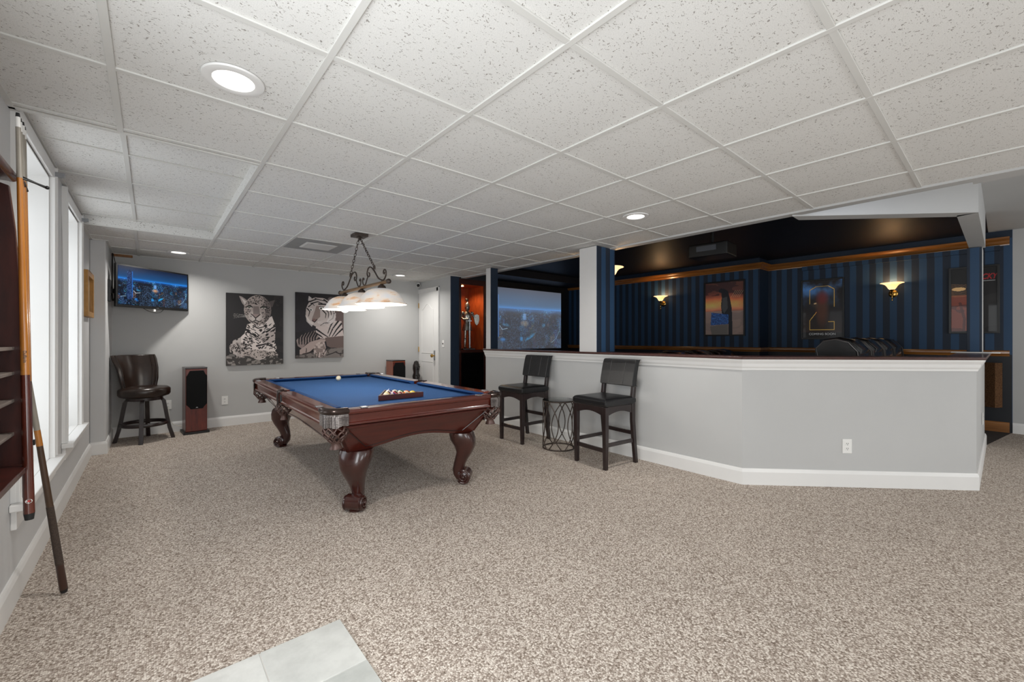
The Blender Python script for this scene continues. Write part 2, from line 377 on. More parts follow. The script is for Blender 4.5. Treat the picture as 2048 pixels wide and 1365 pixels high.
# ------------------------------------------------------------------ painted pictures: a raster stored as vertex colours on a fine grid
class Art:
    def __init__(s, w, h, asp, bg, seed=1):
        s.w, s.h, s.asp = w, h, asp; s.rng = np.random.default_rng(seed)
        s.V, s.U = np.mgrid[0:h, 0:w]; s.U = (s.U+.5)/w; s.V = (s.V+.5)/h
        s.X = s.U*asp; s.Y = s.V
        s.c = np.zeros((h, w, 3)); s.c[:] = np.array(bg)/255
    def fill(s, mask, c, a=1.):
        m = np.clip(mask.astype(float), 0, 1)[..., None]*a; s.c = s.c*(1-m)+np.array(c)/255*m
    def poly(s, pts):
        ins = np.zeros(s.U.shape, bool); n = len(pts)
        for i in range(n):
            x0, y0 = pts[i]; x1, y1 = pts[(i+1) % n]
            if y0 == y1: continue
            ins ^= ((s.V < max(y0, y1)) & (s.V >= min(y0, y1)) & (s.U < x0+(s.V-y0)*(x1-x0)/(y1-y0)))
        return ins
    def ell(s, cx, cy, rx, ry, rot=0, soft=0):
        dx = (s.U-cx)*s.asp; dy = s.V-cy; c, q = math.cos(rot), math.sin(rot)
        d = ((dx*c+dy*q)/(rx*s.asp))**2+((-dx*q+dy*c)/ry)**2
        return d < 1 if not soft else np.clip((1-d)/soft, 0, 1)
    def line(s, pts, w0, w1=None):
        w1 = w0 if w1 is None else w1; out = np.zeros(s.U.shape, bool); n = len(pts)-1
        for i in range(n):
            ax, ay = pts[i][0]*s.asp, pts[i][1]; bx, by = pts[i+1][0]*s.asp, pts[i+1][1]
            L = max(1e-9, (bx-ax)**2+(by-ay)**2); t = np.clip(((s.X-ax)*(bx-ax)+(s.Y-ay)*(by-ay))/L, 0, 1)
            d = np.hypot(s.X-ax-t*(bx-ax), s.Y-ay-t*(by-ay)); ww = w0+(w1-w0)*(i+t)/n
            out |= d < ww
        return out
    def noise(s, k, oct=3, ax=1.):
        o = np.zeros(s.U.shape); a = 1; tot = 0
        for q in range(oct):
            gx = max(2, int(k*s.asp*ax*2**q)); gy = max(2, int(k*2**q)); g = s.rng.random((gy+2, gx+2))
            x = s.U*gx; y = s.V*gy; xi = x.astype(int); yi = y.astype(int); fx = x-xi; fy = y-yi
            fx = fx*fx*(3-2*fx); fy = fy*fy*(3-2*fy)
            o += a*((g[yi, xi]*(1-fx)+g[yi, xi+1]*fx)*(1-fy)+(g[yi+1, xi]*(1-fx)+g[yi+1, xi+1]*fx)*fy); tot += a; a *= .5
        return o/tot
    def mesh(s, name, W, Hh):
        """vertical picture in the local x-z plane, facing -y, centred on the origin"""
        w, h = s.w, s.h
        xs = np.linspace(-W/2, W/2, w+1); zs = np.linspace(Hh/2, -Hh/2, h+1)
        gx, gz = np.meshgrid(xs, zs); v = np.stack([gx, 0*gx, gz], -1).reshape(-1, 3)
        i = np.arange(h)[:, None]*(w+1)+np.arange(w)[None]; f = np.stack([i, i+w+1, i+w+2, i+1], -1).reshape(-1, 4)
        me = bpy.data.meshes.new(name); me.from_pydata(v.tolist(), [], f.tolist())
        at = me.color_attributes.new('Col', 'FLOAT_COLOR', 'CORNER')
        c = np.clip(s.c, 0, 1); c = np.where(c <= .04045, c/12.92, ((c+.055)/1.055)**2.4).reshape(-1, 3)
        c = np.concatenate([c, np.ones((len(c), 1))], 1); at.data.foreach_set('color', np.repeat(c, 4, 0).ravel().astype(np.float32))
        return me
def put_art(name, art, W, Hh, m, parent, loc, rotz=0):
    me = art.mesh(name, W, Hh); me.materials.append(m); o = bpy.data.objects.new(name, me); col.objects.link(o)
    o.parent = parent; o.location = loc; o.rotation_euler = (0, 0, rotz); return o

# ================================================================== THE ROOM
XL = -.48; YB = 6.98; XD = 3.74; XP = 8.33; YR = -3.6; XO = 4.05; HC = 1.39+H
mb = MB()
mb.box(XL-.5, XD, YR, YB+.3, -.05, 0).box(XD, XP+.05, YR, 1.6, -.05, 0)
struct('floor', mb, M['carpet'])
struct('floor_theatre', MB().prism([(3.8, YB+.3), (3.8, 1.5), (5.0, .25), (7.15, .2), (7.15, .13), (XP+.02, -.07), (XP+.02, YB+.3)], 2, -.04, .002), M['dcarpet'])
mb = MB()
for i in range(-1, 4):
    for j in range(-2, 6):
        x1 = .612-.3*i; y1 = 1.842-.3*j
        if i < 0 or j < 0: continue
        mb.box(max(XL, x1-.296), x1, y1-.296, y1, 0, .009)
struct('floor_entry_tiles', mb, M['stone'], bevel=.002)
struct('floor_entry_grout', MB().box(XL, .611, .05, 1.841, 0, .006), M['grout'])

# left wall with two deep windows, the chase in the far corner
W1 = (2.98, 3.86); W2 = (4.42, 5.21); ZS = -.745+H; ZT = 1.01+H
mb = MB()
ys = [YR, W1[0], W1[1], W2[0], W2[1], YB+.1]
for a, b in ((0, 1), (2, 3), (4, 5)): mb.box(XL-.35, XL, ys[a], ys[b], 0, 2.6)
for a, b in (W1, W2): mb.box(XL-.35, XL, a, b, 0, ZS-.03); mb.box(XL-.35, XL, a, b, ZT, 2.6)
struct('wall_left', mb, M['leftwall'])
struct('wall_left_chase', MB().box(XL, -.36, 6.12, YB+.1, 0, 2.5), M['leftwall'], bevel=.008)
for k, (a, b) in enumerate((W1, W2)):
    win = struct('window_%d' % (k+1))
    m = MB(); cw = .075; x1 = XL+.018
    m.box(XL, x1, b, b+cw, ZS, ZT+cw).box(XL, x1, a-cw, a, ZS, ZT+cw).box(XL, x1, a, b, ZT, ZT+cw)
    m.box(XL, x1+.012, b+cw-.018, b+cw, ZS, ZT+cw).box(XL, x1+.012, a-cw, a-cw+.018, ZS, ZT+cw)
    m.box(XL, x1+.008, b+.0, b+.012, ZS, ZT).box(XL, x1+.008, a-.012, a, ZS, ZT)
    put('window_casing', m, M['white'], win, bevel=.003)
    m = MB().box(XL-.3, XL+.055, a-.11, b+.11, ZS-.032, ZS)
    m = MB().box(XL-.3, XL+.001, a, b, ZS-.03, ZS).box(XL+.001, XL+.062, a-.11, b+.11, ZS-.032, ZS).box(XL, XL+.02, a-.08, b+.08, ZS-.12, ZS-.032)
    put('window_sill', m, M['white'], win, bevel=.004)
    m = MB().box(XL-.30, XL, a, a+.012, ZS, ZT).box(XL-.30, XL, b-.012, b, ZS, ZT).box(XL-.3, XL, a, b, ZT-.012, ZT)
    put('window_jamb', m, M['white'], win)
    m = MB(); x0 = XL-.31
    for q in (a, b-.05): m.box(x0, x0+.03, q, q+.05, ZS, ZT)
    for q in (ZS, ZT-.05, (ZS+ZT)/2-.02): m.box(x0, x0+.03, a, b, q, q+.05)
    put('window_sash', m, M['white'], win)
    put('window_pane', MB().box(x0+.01, x0+.014, a+.02, b-.02, ZS+.02, ZT-.02), M['glass'], win)
    # small curtain bracket at the top corner of the casing
    br = put('curtain_bracket', MB().box(XL+.018, XL+.05, b+cw-.02, b+cw, ZT+.02, ZT+.05).box(XL+.05, XL+.06, b+cw-.02, b+cw+.02, ZT+.03, ZT+.05), M['chrome'], win)
# rear and side walls of the hall behind the camera
struct('wall_rear', MB().box(XL-.3, XP+.2, YR-.1, YR, 0, 2.8), M['wall'])
struct('wall_right_hall', MB().box(XP, XP+.1, YR, -.075, 0, 2.8), M['wall'])
struct('wall_back', MB().box(XL-.1, XD+.02, YB, YB+.1, 0, 2.6), M['wall'])
struct('wall_right', MB().box(XD, XD+.1, 5.92, YB+.1, 0, 2.6), M['wall'])
# base of the theatre end wall beside the cabinet
struct('wall_cabinet_return', MB().box(XD+.001, XD+.16, 5.905, 5.935, 0, 2.6), M['navy'])

# ---- ceiling: tiles, grid
X0, Y0, T = -.1143, .981, .61
RA, RB, RX = 2.87, 5.33, .496          # raised bay
def tiles(mb, x0, x1, y0, y1, z, t=.012):
    mb.box(x0, x1, y0, y1, z, z+t)
mb = MB(); z = CE+.004
tiles(mb, XL-.1, RX, YR, RA, z); tiles(mb, XL-.1, RX, RB, YB+.1, z); tiles(mb, RX, XO-.09, YR, YB+.1, z)
tiles(mb, XL-.1, RX, RA, RB, z+.075)
mb.box(XL-.1, RX-.003, RB-.01, RB, z, z+.075).box(XL-.1, RX-.003, RA, RA+.01, z, z+.075).box(RX-.01, RX-.001, RA, RB, z, z+.075)
ceil = struct('ceiling', mb, M['tile'])
g = MB(); tw = .0125; gz0, gz1 = CE-.004, CE+.004
for i in range(-1, 7):
    x = X0+T*i
    if x > XO-.12 or x < XL: continue
    if i == 0:
        g.box(x-tw, x+tw, YR, RA, gz0, gz1).box(x-tw, x+tw, RB, YB, gz0, gz1).box(x-tw, x+tw, RA, RB, gz0+.075, gz1+.075)
    else: g.box(x-tw, x+tw, YR, YB, gz0, gz1)
for j in range(-8, 10):
    y = Y0+T*j
    if y > YB or y < YR: continue
    if RA < y < RB:
        g.box(RX, XO-.09, y-tw, y+tw, gz0+.0006, gz1).box(XL, RX, y-tw, y+tw, gz0+.0756, gz1+.075)
    else: g.box(XL, XO-.09, y-tw, y+tw, gz0+.0006, gz1)
g.box(XL, RX, RA-.022, RA+.004, gz0-.001, gz1).box(XL, RX, RB-.004, RB+.022, gz0-.001, gz1+.012)
gr = put('ceiling_grid', g, M['grid'], ceil, bevel=.0015)
a = MB().box(XL, XL+.022, YR, RA, gz0-.001, CE+.02).box(XL, XL+.022, RB, 6.12, gz0-.001, CE+.02).box(XL, XL+.022, RA, RB, gz0+.073, CE+.1)
a.box(-.36, -.338, 6.12, YB, gz0-.001, CE+.02).box(XL, -.338, 6.098, 6.12, gz0-.001, CE+.01).box(-.36, XD, YB-.012, YB, CE-.003, CE+.02).box(XD-.012, XD, 5.92, YB, CE-.003, CE+.02)
put('wall_angle', a, M['grid'], ceil)
# drywall border and the triangular soffit out to the angled beam
mb = MB().box(XO-.09, XO, .13, YB, CE-.012, CE+.03).box(XO-.09, XO+.06, YR, .13, CE-.012, CE+.03)
struct('ceiling_border', mb, M['wall'])
# angled beam over the half wall and the beam running back to the end pillar
d = Vector((1, -1, 0)).normalized(); nb = Vector((1, 1, 0)).normalized()
mb = MB().add([(4.0, 1.13, CE-.022), (5.0, .13, CE-.022), (5.05, .25, CE-.022), (4.17, 1.13, CE-.022),
               (4.0, 1.13, HC), (5.0, .13, HC), (5.05, .25, HC), (4.17, 1.13, HC)],
              [(0, 1, 2, 3), (4, 7, 6, 5), (0, 4, 5, 1), (1, 5, 6, 2), (2, 6, 7, 3), (3, 7, 4, 0)])
mb.box(5.0, 7.0, .13, .25, CE-.022, HC)
struct('ceiling_beam', mb, M['wall'])
struct('ceiling_hall', MB().prism([(XO, YR), (XP+.1, YR), (XP+.1, .13), (5.02, .13), (XO, 1.10)], 2, HC, HC+.05).box(XO+.04, XO+.06, YR, .13, CE-.01, HC), M['wall'])
struct('ceiling_theatre', MB().prism([(XO, 1.10), (5.02, .13), (XP+.1, .13), (XP+.1, YB+.4), (XO, YB+.4)], 2, HC, HC+.05).box(XO-.012, XO, 1.10, YB, CE-.0, HC).box(4.3, XP, YB-.62, YB+.2, 1.25+H, HC), M['navyceil'])

# ---- half wall, its cap, crown and baseboard
PT = [(3.705, 6.0, 0), (3.705, 4.93, 0), (3.705, 1.405, 0), (4.985, .135, 0), (7.2, .135, 0)]
def inset(pts, t): return pts
outline = [(0, 0), (0, 1.03), (-.12, 1.03), (-.12, 0)]
PT2 = [(3.72, 4.93, 0), (3.72, 1.41, 0), (4.99, .14, 0), (7.18, .14, 0)]
struct('wall_half', MB().sweep([(0, 0), (0, 1.035), (-.12, 1.035), (-.12, 0)], [(p[0], p[1], 0) for p in PT2]), M['wall'])
cap = [(.052, 1.036), (.056, 1.045), (.052, 1.058), (-.175, 1.058), (-.175, 1.036)]
struct('trim_1', MB().sweep(cap, PT2), mat('cap_dark_mahogany', (64, 34, 28), .35, var=.25, stretch=(6, 6, 6), coat=.2), bevel=.002)
crown = [(0, .945), (.008, .945), (.010, .96), (.020, .975), (.026, 1.0), (.042, 1.022), (.046, 1.0355), (0, 1.0355)]
struct('trim_2', MB().sweep(crown, PT2), M['white'])
bb = [(0, 0), (.016, 0), (.016, .105), (.011, .122), (.006, .132), (0, .132)]
struct('baseboard_half', MB().sweep(bb, PT2), M['white'])
struct('baseboard_left', MB().sweep(bb, [(XL, YR, 0), (XL, 6.12, 0), (-.36, 6.12, 0), (-.36, YB, 0), (XD, YB, 0)]), M['white'])
struct('baseboard_hall', MB().sweep(bb, [(XP, -.075, 0), (XP, YR, 0)]), M['white'])
bbr = struct('baseboard_right', MB().sweep(bb, [(XD, 6.26, 0), (XD, 5.92, 0)]), M['white'])

# ---- pillars
def pillar(name, x0, x1, y0, y1, z0, z1, strip):
    p = struct(name, MB().box(x0, x1, y0, y1, z0, z1), M['whitewall'])
    put('wallpaper_panel', MB().box(x0+.002, x1+.004, y0-.004, y0, z0, z1-.0).box(x1, x1+.004, y0, y1, z0, z1), strip, p)
    return p
pillar('wall_pillar_near', 3.722, 4.05, 2.915, 3.155, 1.058, CE-.004, M['stripex'])
pillar('wall_pillar_far', 3.722, 3.85, 4.82, 4.925, 1.058, CE-.004, M['navy'])
p = struct('wall_pillar_end', MB().box(6.86, 7.18, .15, .262, 1.058, CE-.03), M['white'])
put('wallpaper_panel', MB().box(6.852, 6.86, .152, .262, 1.058, CE-.03).box(6.86, 7.18, .262, .266, 1.058, CE-.03), stripe_mat('striped_wallpaper_end', 1, .14, .28), p)

# ---- theatre walls
YJ = 2.73; XJ = 7.93
struct('wall_theatre', MB().box(XP, XP+.1, -.075, YJ, 0, HC), M['stripey'])
struct('wall_theatre_step', MB().box(XJ, XP+.1, YJ, YB+.4, 0, HC), M['stripey'])
struct('wall_theatre_step_side', MB().box(XJ+.001, XP, YJ-.006, YJ, 0, HC), M['navy'])
struct('wall_screen', MB().box(XD+.1, XP, YB+.1, YB+.2, 0, HC), M['navyceil'])
struct('wall_theatre_lower', MB().box(XP-.006, XP, -.07, YJ-.006, 0, 1.0).box(XJ-.006, XJ, YJ, YB+.1, 0, 1.0), M['navyceil'])
struct('wall_theatre_cove', MB().box(XP-.004, XP, -.07, YJ-.006, 1.29+H, HC).box(XJ-.004, XJ, YJ-.006, YB+.1, 1.29+H, HC), M['navy'])
struct('wall_bulkhead', MB().box(XP-.05, XP, .03, 2.2, 1.137+H, 1.2+H), M['stripey'])
tp = [(XP, -.05, 0), (XP, YJ-.006, 0), (XJ, YJ-.006, 0), (XJ, YB+.1, 0)]
tp = tp[::-1]
def prof(pts, z): return [(a, b+z) for a, b in pts]
cr = [(0, 0), (.012, 0), (.014, .012), (.03, .03), (.04, .055), (.07, .078), (.078, .1), (0, .1)]
tpm = [(p[0], p[1], p[2]) for p in tp]
def on_left(path): return path
struct('trim_3', MB().sweep([(-a, b) for a, b in prof(cr, 1.198+H)], tp[::-1] if False else [(q[0], q[1], 0) for q in tp[::-1]]), M['oak'])
ch = [(0, 0), (.012, 0), (.018, .02), (.03, .035), (.03, .06), (.016, .075), (0, .075)]
struct('trim_4', MB().sweep([(-a, b) for a, b in prof(ch, -.227+H)], [(q[0], q[1], 0) for q in tp[::-1]]), M['oak'])
struct('baseboard_theatre', MB().sweep([(-a, b) for a, b in bb], [(q[0], q[1], 0) for q in tp[::-1]]), M['oak'])
rope = put('rope_light', MB().tube([(XP-.03, 0, HC-.12), (XP-.03, YJ-.05, HC-.12)], .006, 6), M['blueglow'])
tag(rope, 'thin blue rope light lying on top of the oak crown moulding', 'rope light', 'blue rope lights above the crown moulding')
rope2 = put('rope_light', MB().tube([(XJ-.03, YJ+.05, HC-.12), (XJ-.03, 6.6, HC-.12)], .006, 6), M['blueglow'])
tag(rope2, 'thin blue rope light on the crown moulding of the stepped-out wall section', 'rope light', 'blue rope lights above the crown moulding')

# ---- door in the right wall
door = struct('door_1')
def dm(mb, name, m, **k): return put(name, mb, m, door, **k)
y0, y1, zt = 6.335, 6.97, .82+H
dm(MB().box(XD-.012, XD, y0, y1, .01, zt), 'door_leaf', M['white'])
cz = MB().box(XD-.02, XD, y0-.075, y0, 0, zt+.075).box(XD-.02, XD, y0-.075, YB, zt, zt+.075)
cz.box(XD-.026, XD, y0-.075, y0-.06, 0, zt+.075).box(XD-.026, XD, y0-.075, YB, zt+.06, zt+.075)
dm(cz, 'door_frame', M['white'], bevel=.002)
def panel(yc, hw, za, zb, arch):
    pts = [(-hw, za), (hw, za), (hw, zb)]
    if arch:
        for i in range(1, 12):
            t = i/12; pts.append((hw-2*hw*t, zb+arch*(.5-.5*math.cos(2*math.pi*t))))
    pts.append((-hw, zb))
    m = MB().tube([(XD-.012, yc+a, b) for a, b in pts], .007, 6, True)
    m.prism([(yc+a*.82, za+(b-za)*.96+.01) for a, b in pts], 0, XD-.017, XD-.012) if False else None
    return m
dm(panel(6.655, .20, .95, 1.72, .10), 'door_panel', M['white'], smooth=40)
dm(panel(6.655, .20, .16, .80, 0), 'door_panel', M['white'], smooth=40)
kb = MB().box(XD-.017, XD-.012, 6.385, 6.43, .83, 1.0)
kn = dm(kb, 'door_plate', M['chrome'])
put('door_knob', MB().lathe([(.012, 0), (.012, .03), (.027, .04), (.031, .055), (.024, .068), (0.001, .072)], n=16), M['brass'], kn, smooth=50)
kn.children[0].rotation_euler = (0, R(-90), 0); kn.children[0].location = (XD-.015, 6.408, .91)
for z in (.602+H, -.194+H, .25): dm(MB().cyl((XD-.02, 6.962, z-.045), (XD-.02, 6.962, z+.045), .008), 'door_hinge', M['brass'])

# ================================================================== FIXTURES ON CEILING
cl = ['recessed can light nearest the camera, above the left windows side', 'recessed can light over the bar stools',
      'recessed can light near the corner television', 'recessed can light near the white door']
first = None
for k, (x, y) in enumerate(CANS):
    if first is None:
        t = thing('ceiling_light', cl[k], 'ceiling light', (x, y, CE), 0, 'recessed ceiling can lights'); first = t
        put('trim_ring', MB().lathe([(.072, -.001), (.072, -.006), (.085, -.009), (.105, -.006), (.107, .001), (.072, .004)], n=48, cap=False), M['white'], t, smooth=40)
        put('lens', MB().lathe([(.001, .0), (.071, .0), (.071, .003)], n=40), M['canlens'], t)
    else: dup(first, (x, y, CE), None, cl[k])
v = thing('ceiling_vent', 'grey square return vent with a centre diffuser panel in the ceiling grid', 'vent', (1.411, 4.946, CE))
put('vent_frame', MB().box(-.292, .292, -.292, .292, -.0035, .0), mat('vent_grey', (150, 150, 148), .6), v)
put('diffuser_panel', MB().add([(-.14, -.14, -.012), (.14, -.14, -.012), (.14, .14, -.012), (-.14, .14, -.012), (-.16, -.16, -.0045), (.16, -.16, -.0045), (.16, .16, -.0045), (-.16, .16, -.0045)],
    [(0, 1, 2, 3), (0, 4, 5, 1), (1, 5, 6, 2), (2, 6, 7, 3), (3, 7, 4, 0), (4, 7, 6, 5)]), M['grid'], v)

# ================================================================== BILLIARD LIGHT
FX, FY = 1.56, 4.07
L = thing('billiard_light', 'three-shade scrolled iron chandelier hanging on chains over the pool table', 'pendant light', (FX, FY, CE))
def fz(zr): return zr-1.028
put('canopy', MB().box(-.065, .065, -.005, .125, -.028, 0).lathe([(.03, -.035), (.03, -.028)], (0, .06, 0), 12), M['iron'], L, bevel=.003)
put('bar', MB().cyl((0, -.60, fz(.497)), (0, .60, fz(.497)), .0155, n=16), mat('bronze_bar', (150, 120, 88), .3, metal=.7), L, smooth=40)
for s in (-1, 1): put('finial', MB().ball((0, s*.61, fz(.497)), .023), M['iron'], L, smooth=60)
def spiral(cy, cz, r, a0, turns, s=1, n=26):
    return [(0, cy+s*(r*(1-.8*i/n))*math.cos(a0+turns*2*math.pi*i/n), cz+(r*(1-.8*i/n))*math.sin(a0+turns*2*math.pi*i/n)) for i in range(n+1)]
def smoothpath(pts, k=6):
    out = []; n = len(pts)
    for i in range(n-1):
        p0, p1, p2, p3 = (Vector(pts[max(0, i-1)]), Vector(pts[i]), Vector(pts[i+1]), Vector(pts[min(n-1, i+2)]))
        for j in range(k):
            t = j/k; out.append(.5*((2*p1)+(-p0+p2)*t+(2*p0-5*p1+4*p2-p3)*t*t+(-p0+3*p1-3*p2+p3)*t**3))
    out.append(Vector(pts[-1])); return out
for s in (-1, 1):
    m = MB()
    big = [(0, s*(.505), fz(.515)), (0, s*.40, fz(.545)), (0, s*.30, fz(.625)), (0, s*.225, fz(.668)), (0, s*.165, fz(.665)), (0, s*.135, fz(.625)), (0, s*.15, fz(.59)), (0, s*.185, fz(.587)), (0, s*.195, fz(.61)), (0, s*.178, fz(.622))]
    m.tube(smoothpath(big), .0068, 8)
    out = [(0, s*.47, fz(.513)), (0, s*.53, fz(.53)), (0, s*.56, fz(.57)), (0, s*.545, fz(.603)), (0, s*.515, fz(.607)), (0, s*.503, fz(.585)), (0, s*.52, fz(.572)), (0, s*.53, fz(.585))]
    m.tube(smoothpath(out), .0065, 8)
    inn = [(0, s*.15, fz(.59)), (0, s*.12, fz(.55)), (0, s*.085, fz(.517)), (0, s*.04, fz(.525)), (0, s*.022, fz(.565)), (0, s*.035, fz(.585)), (0, s*.055, fz(.578)), (0, s*.048, fz(.566))]
    m.tube(smoothpath(inn), .0058, 8)
    m.tube(spiral(s*.30, fz(.655), .026, R(-60 if s > 0 else 240), 1.2*s), .004, 6)
    put('scroll', m, M['iron'], L, smooth=60)
    # chain
    a = Vector((0, .06+s*.012, -.035)); b = Vector((0, s*.297, fz(.665))); dv = b-a; n = int(dv.length/.031); c = MB()
    u = dv.normalized()
    for i in range(n):
        ctr = a+dv*((i+.5)/n); w1 = Vector((1, 0, 0)) if i % 2 else u.cross(Vector((1, 0, 0))).normalized()
        c.tube([ctr+u*.021*math.cos(t)+w1*.0105*math.sin(t) for t in [2*math.pi*q/10 for q in range(10)]], .0030, 5, True)
    c.tube([a+u*(-.0)+Vector((0, .016*math.cos(t), .016*math.sin(t)-.008)) for t in [2*math.pi*q/14 for q in range(14)]], .003, 6, True)
    put('chain', c, M['iron'], L, smooth=60)
for dy in (-.47, 0, .47):
    sk = put('socket', MB().lathe([(.012, .0), (.016, -.01), (.03, -.02), (.036, -.035), (.036, -.047)], (0, dy, fz(.49)), 16), M['iron'], L, smooth=40)
    pr = [(.03, .447), (.075, .443), (.12, .425), (.155, .395), (.178, .362), (.192, .335), (.212, .318), (.222, .308)]
    pr2 = pr+[(r-.004, z-.003) for r, z in pr[::-1]]
    put('shade', MB().lathe([(r, fz(z)) for r, z in pr2]+[(.03, fz(.447))], (0, dy, 0), 40), M['alab'], L, smooth=50)
    put('bulb', MB().ball((0, dy, fz(.325)), .048, .048, .048), M['bulb'], L, smooth=60)
    q = bpy.data.lights.new('bulb_lamp', 'POINT'); q.energy = 8; q.color = (1, .95, .87); q.shadow_soft_size = .05
    qo = bpy.data.objects.new('bulb_lamp', q); col.objects.link(qo); qo.location = (FX, FY+dy, H+.25)

# ================================================================== POOL TABLE
PTB = thing('pool_table', 'carved mahogany pool table with blue cloth and leather net pockets', 'pool table', (1.556, 4.107, 0), R(-.7))
hx, hy, ZT_, RW = .712, 1.373, .75, .105
# rails: profile as (outward offset from outline, z)
rp = [(-RW, ZT_-.006), (-.02, ZT_), (-.004, ZT_-.006), (0, ZT_-.02), (-.004, ZT_-.032), (-.014, ZT_-.04), (-.017, ZT_-.085), (-.006, ZT_-.093), (-.006, ZT_-.105), (-.04, ZT_-.108), (-RW, ZT_-.06)]
def rail(axis, side, a0, a1, mtl):
    if axis == 0:   # runs along x, at y = side*hy
        m = MB().prism([(side*(hy+o), z) for o, z in rp], 0, a0, a1)
    else:
        m = MB().add(*(lambda P: ([(p[0], a, p[1]) for a in (a0, a1) for p in P], [tuple(range(len(P)))[::-1], tuple(range(len(P), 2*len(P)))]+[(i, (i+1) % len(P), len(P)+(i+1) % len(P), len(P)+i) for i in range(len(P))]))([(side*(hx+o), z) for o, z in rp]))
    return put('rail', m, mtl, PTB, bevel=.002)
CP = .125   # corner pocket reach
for s in (-1, 1):
    rail(0, s, -hx+CP, hx-CP, M['mahog'])
    for a0, a1 in ((-hy+CP, -.06), (.06, hy-CP)): rail(1, s, a0, a1, M['mahogy'])
# cloth bed
BZ = ZT_-.036
put('cloth_bed', MB().box(-hx+RW-.01, hx-RW+.01, -hy+RW-.01, hy-RW+.01, BZ-.03, BZ), M['cloth'], PTB)
cu = [(0, ZT_-.006), (.01, ZT_-.004), (.042, ZT_-.008), (.052, ZT_-.013), (.04, ZT_-.022), (.02, BZ), (0, BZ)]
def cushion(p, q, inn):
    """p,q: ends at rail edge, inn: inward unit normal; ends are cut back towards the pocket"""
    p, q, inn = Vector(p), Vector(q), Vector(inn); t = (q-p).normalized(); rings = []
    for e, sg in ((p, 1), (q, -1)):
        rings.append([e+inn*o+t*sg*o*.9+Vector((0, 0, z)) for o, z in cu])
    n = len(cu); m = MB().add(rings[0]+rings[1], [tuple(range(n))[::-1], tuple(range(n, 2*n))]+[(i, (i+1) % n, n+(i+1) % n, n+i) for i in range(n)])
    put('cushion', m, M['cushcloth'], PTB)
ix, iy = hx-RW, hy-RW
for s in (-1, 1):
    cushion((-ix+.045, s*iy, 0), (ix-.045, s*iy, 0), (0, -s, 0))
    for a0, a1 in ((-iy+.045, -.055), (.055, iy-.045)): cushion((s*ix, a0, 0), (s*ix, a1, 0), (-s, 0, 0))
# ivory sight markers are part of the rail tops
# cabinet: four slanted panels with arched bottoms
zt2, zb2 = ZT_-.105, .43
def apron(axis, s):
    n = 24; top = (.645, 1.315); bot = (.53, 1.195)
    la, lb = (top[0], bot[0]) if axis == 0 else (top[1], bot[1]); oa, ob = (top[1], bot[1]) if axis == 0 else (top[0], bot[0])
    vs = []; fs = []; th = .022
    arch = .052
    for i in range(n+1):
        t = -1+2*i/n; a = abs(t)
        k = 0 if a > .74 else .5+.5*math.cos(math.pi*(a/.74))
        k = k**.8
        zb = zb2+arch*k; fr = (zb-zb2)/(zt2-zb2)
        for (z, f) in ((zt2, 1), (zb, fr)):
            L_ = lb+(la-lb)*f; O = ob+(oa-ob)*f; u = t*L_
            for off in (0, -th):
                vs.append((u, s*(O+off), z) if axis == 0 else (s*(O+off), u, z))
    for i in range(n):
        a = i*4; b = a+4
        fs += [(a, b, b+2, a+2), (a+1, a+3, b+3, b+1), (a, a+1, b+1, b), (a+2, b+2, b+3, a+3)]
    fs += [(0, 2, 3, 1), (n*4, n*4+1, n*4+3, n*4+2)]
    p = put('apron', MB().add(vs, fs), M['mahogx'] if axis == 0 else M['mahogy'], PTB, smooth=35)
    # slanted stiles at both ends and a bead under the rail
    m = MB()
    for e in (-1, 1):
        A = Vector((e*(la-.028), s*(oa+.004), zt2-.005)); B = Vector((e*(lb-.028), s*(ob+.004), zb2+.03))
        if axis: A = Vector((A.y, A.x, A.z)); B = Vector((B.y, B.x, B.z))
        m.tube([A, B], .007, 8)
    A = Vector((-(la+.004), s*(oa+.006), zt2-.022)); B = Vector((la+.004, s*(oa+.006), zt2-.022))
    if axis: A = Vector((A.y, A.x, A.z)); B = Vector((B.y, B.x, B.z))
    m.tube([A, B], .011, 8)
    put('moulding', m, M['mahogx'], p, smooth=40)
    gp_ = []
    for i in range(3, n-2):
        t = -1+2*i/n; a = abs(t); k = 0 if a > .74 else .5+.5*math.cos(math.pi*(a/.74)); k = k**.8
        zb = zb2+arch*k+.022; fr = (zb-zb2)/(zt2-zb2); u_ = t*(lb+(la-lb)*fr)*.99; O = s*(ob+(oa-ob)*fr+.0005)
        gp_.append((u_, O, zb) if axis == 0 else (O, u_, zb))
    e0, e1 = Vector(gp_[0]), Vector(gp_[-1])
    up0 = Vector((-(la-.075), s*(oa+.0005), zt2-.035)); up1 = Vector((la-.075, s*(oa+.0005), zt2-.035))
    if axis: up0 = Vector((up0.y, up0.x, up0.z)); up1 = Vector((up1.y, up1.x, up1.z))
    put('panel_groove', MB().tube([up0]+[Vector(q) for q in gp_]+[up1], .0032, 6), M['espresso'], p, smooth=40)
for s in (-1, 1): apron(0, s); apron(1, s)
put('slate_frame', MB().box(-.6, .6, -1.27, 1.27, .61, .68), M['mahogx'], PTB)
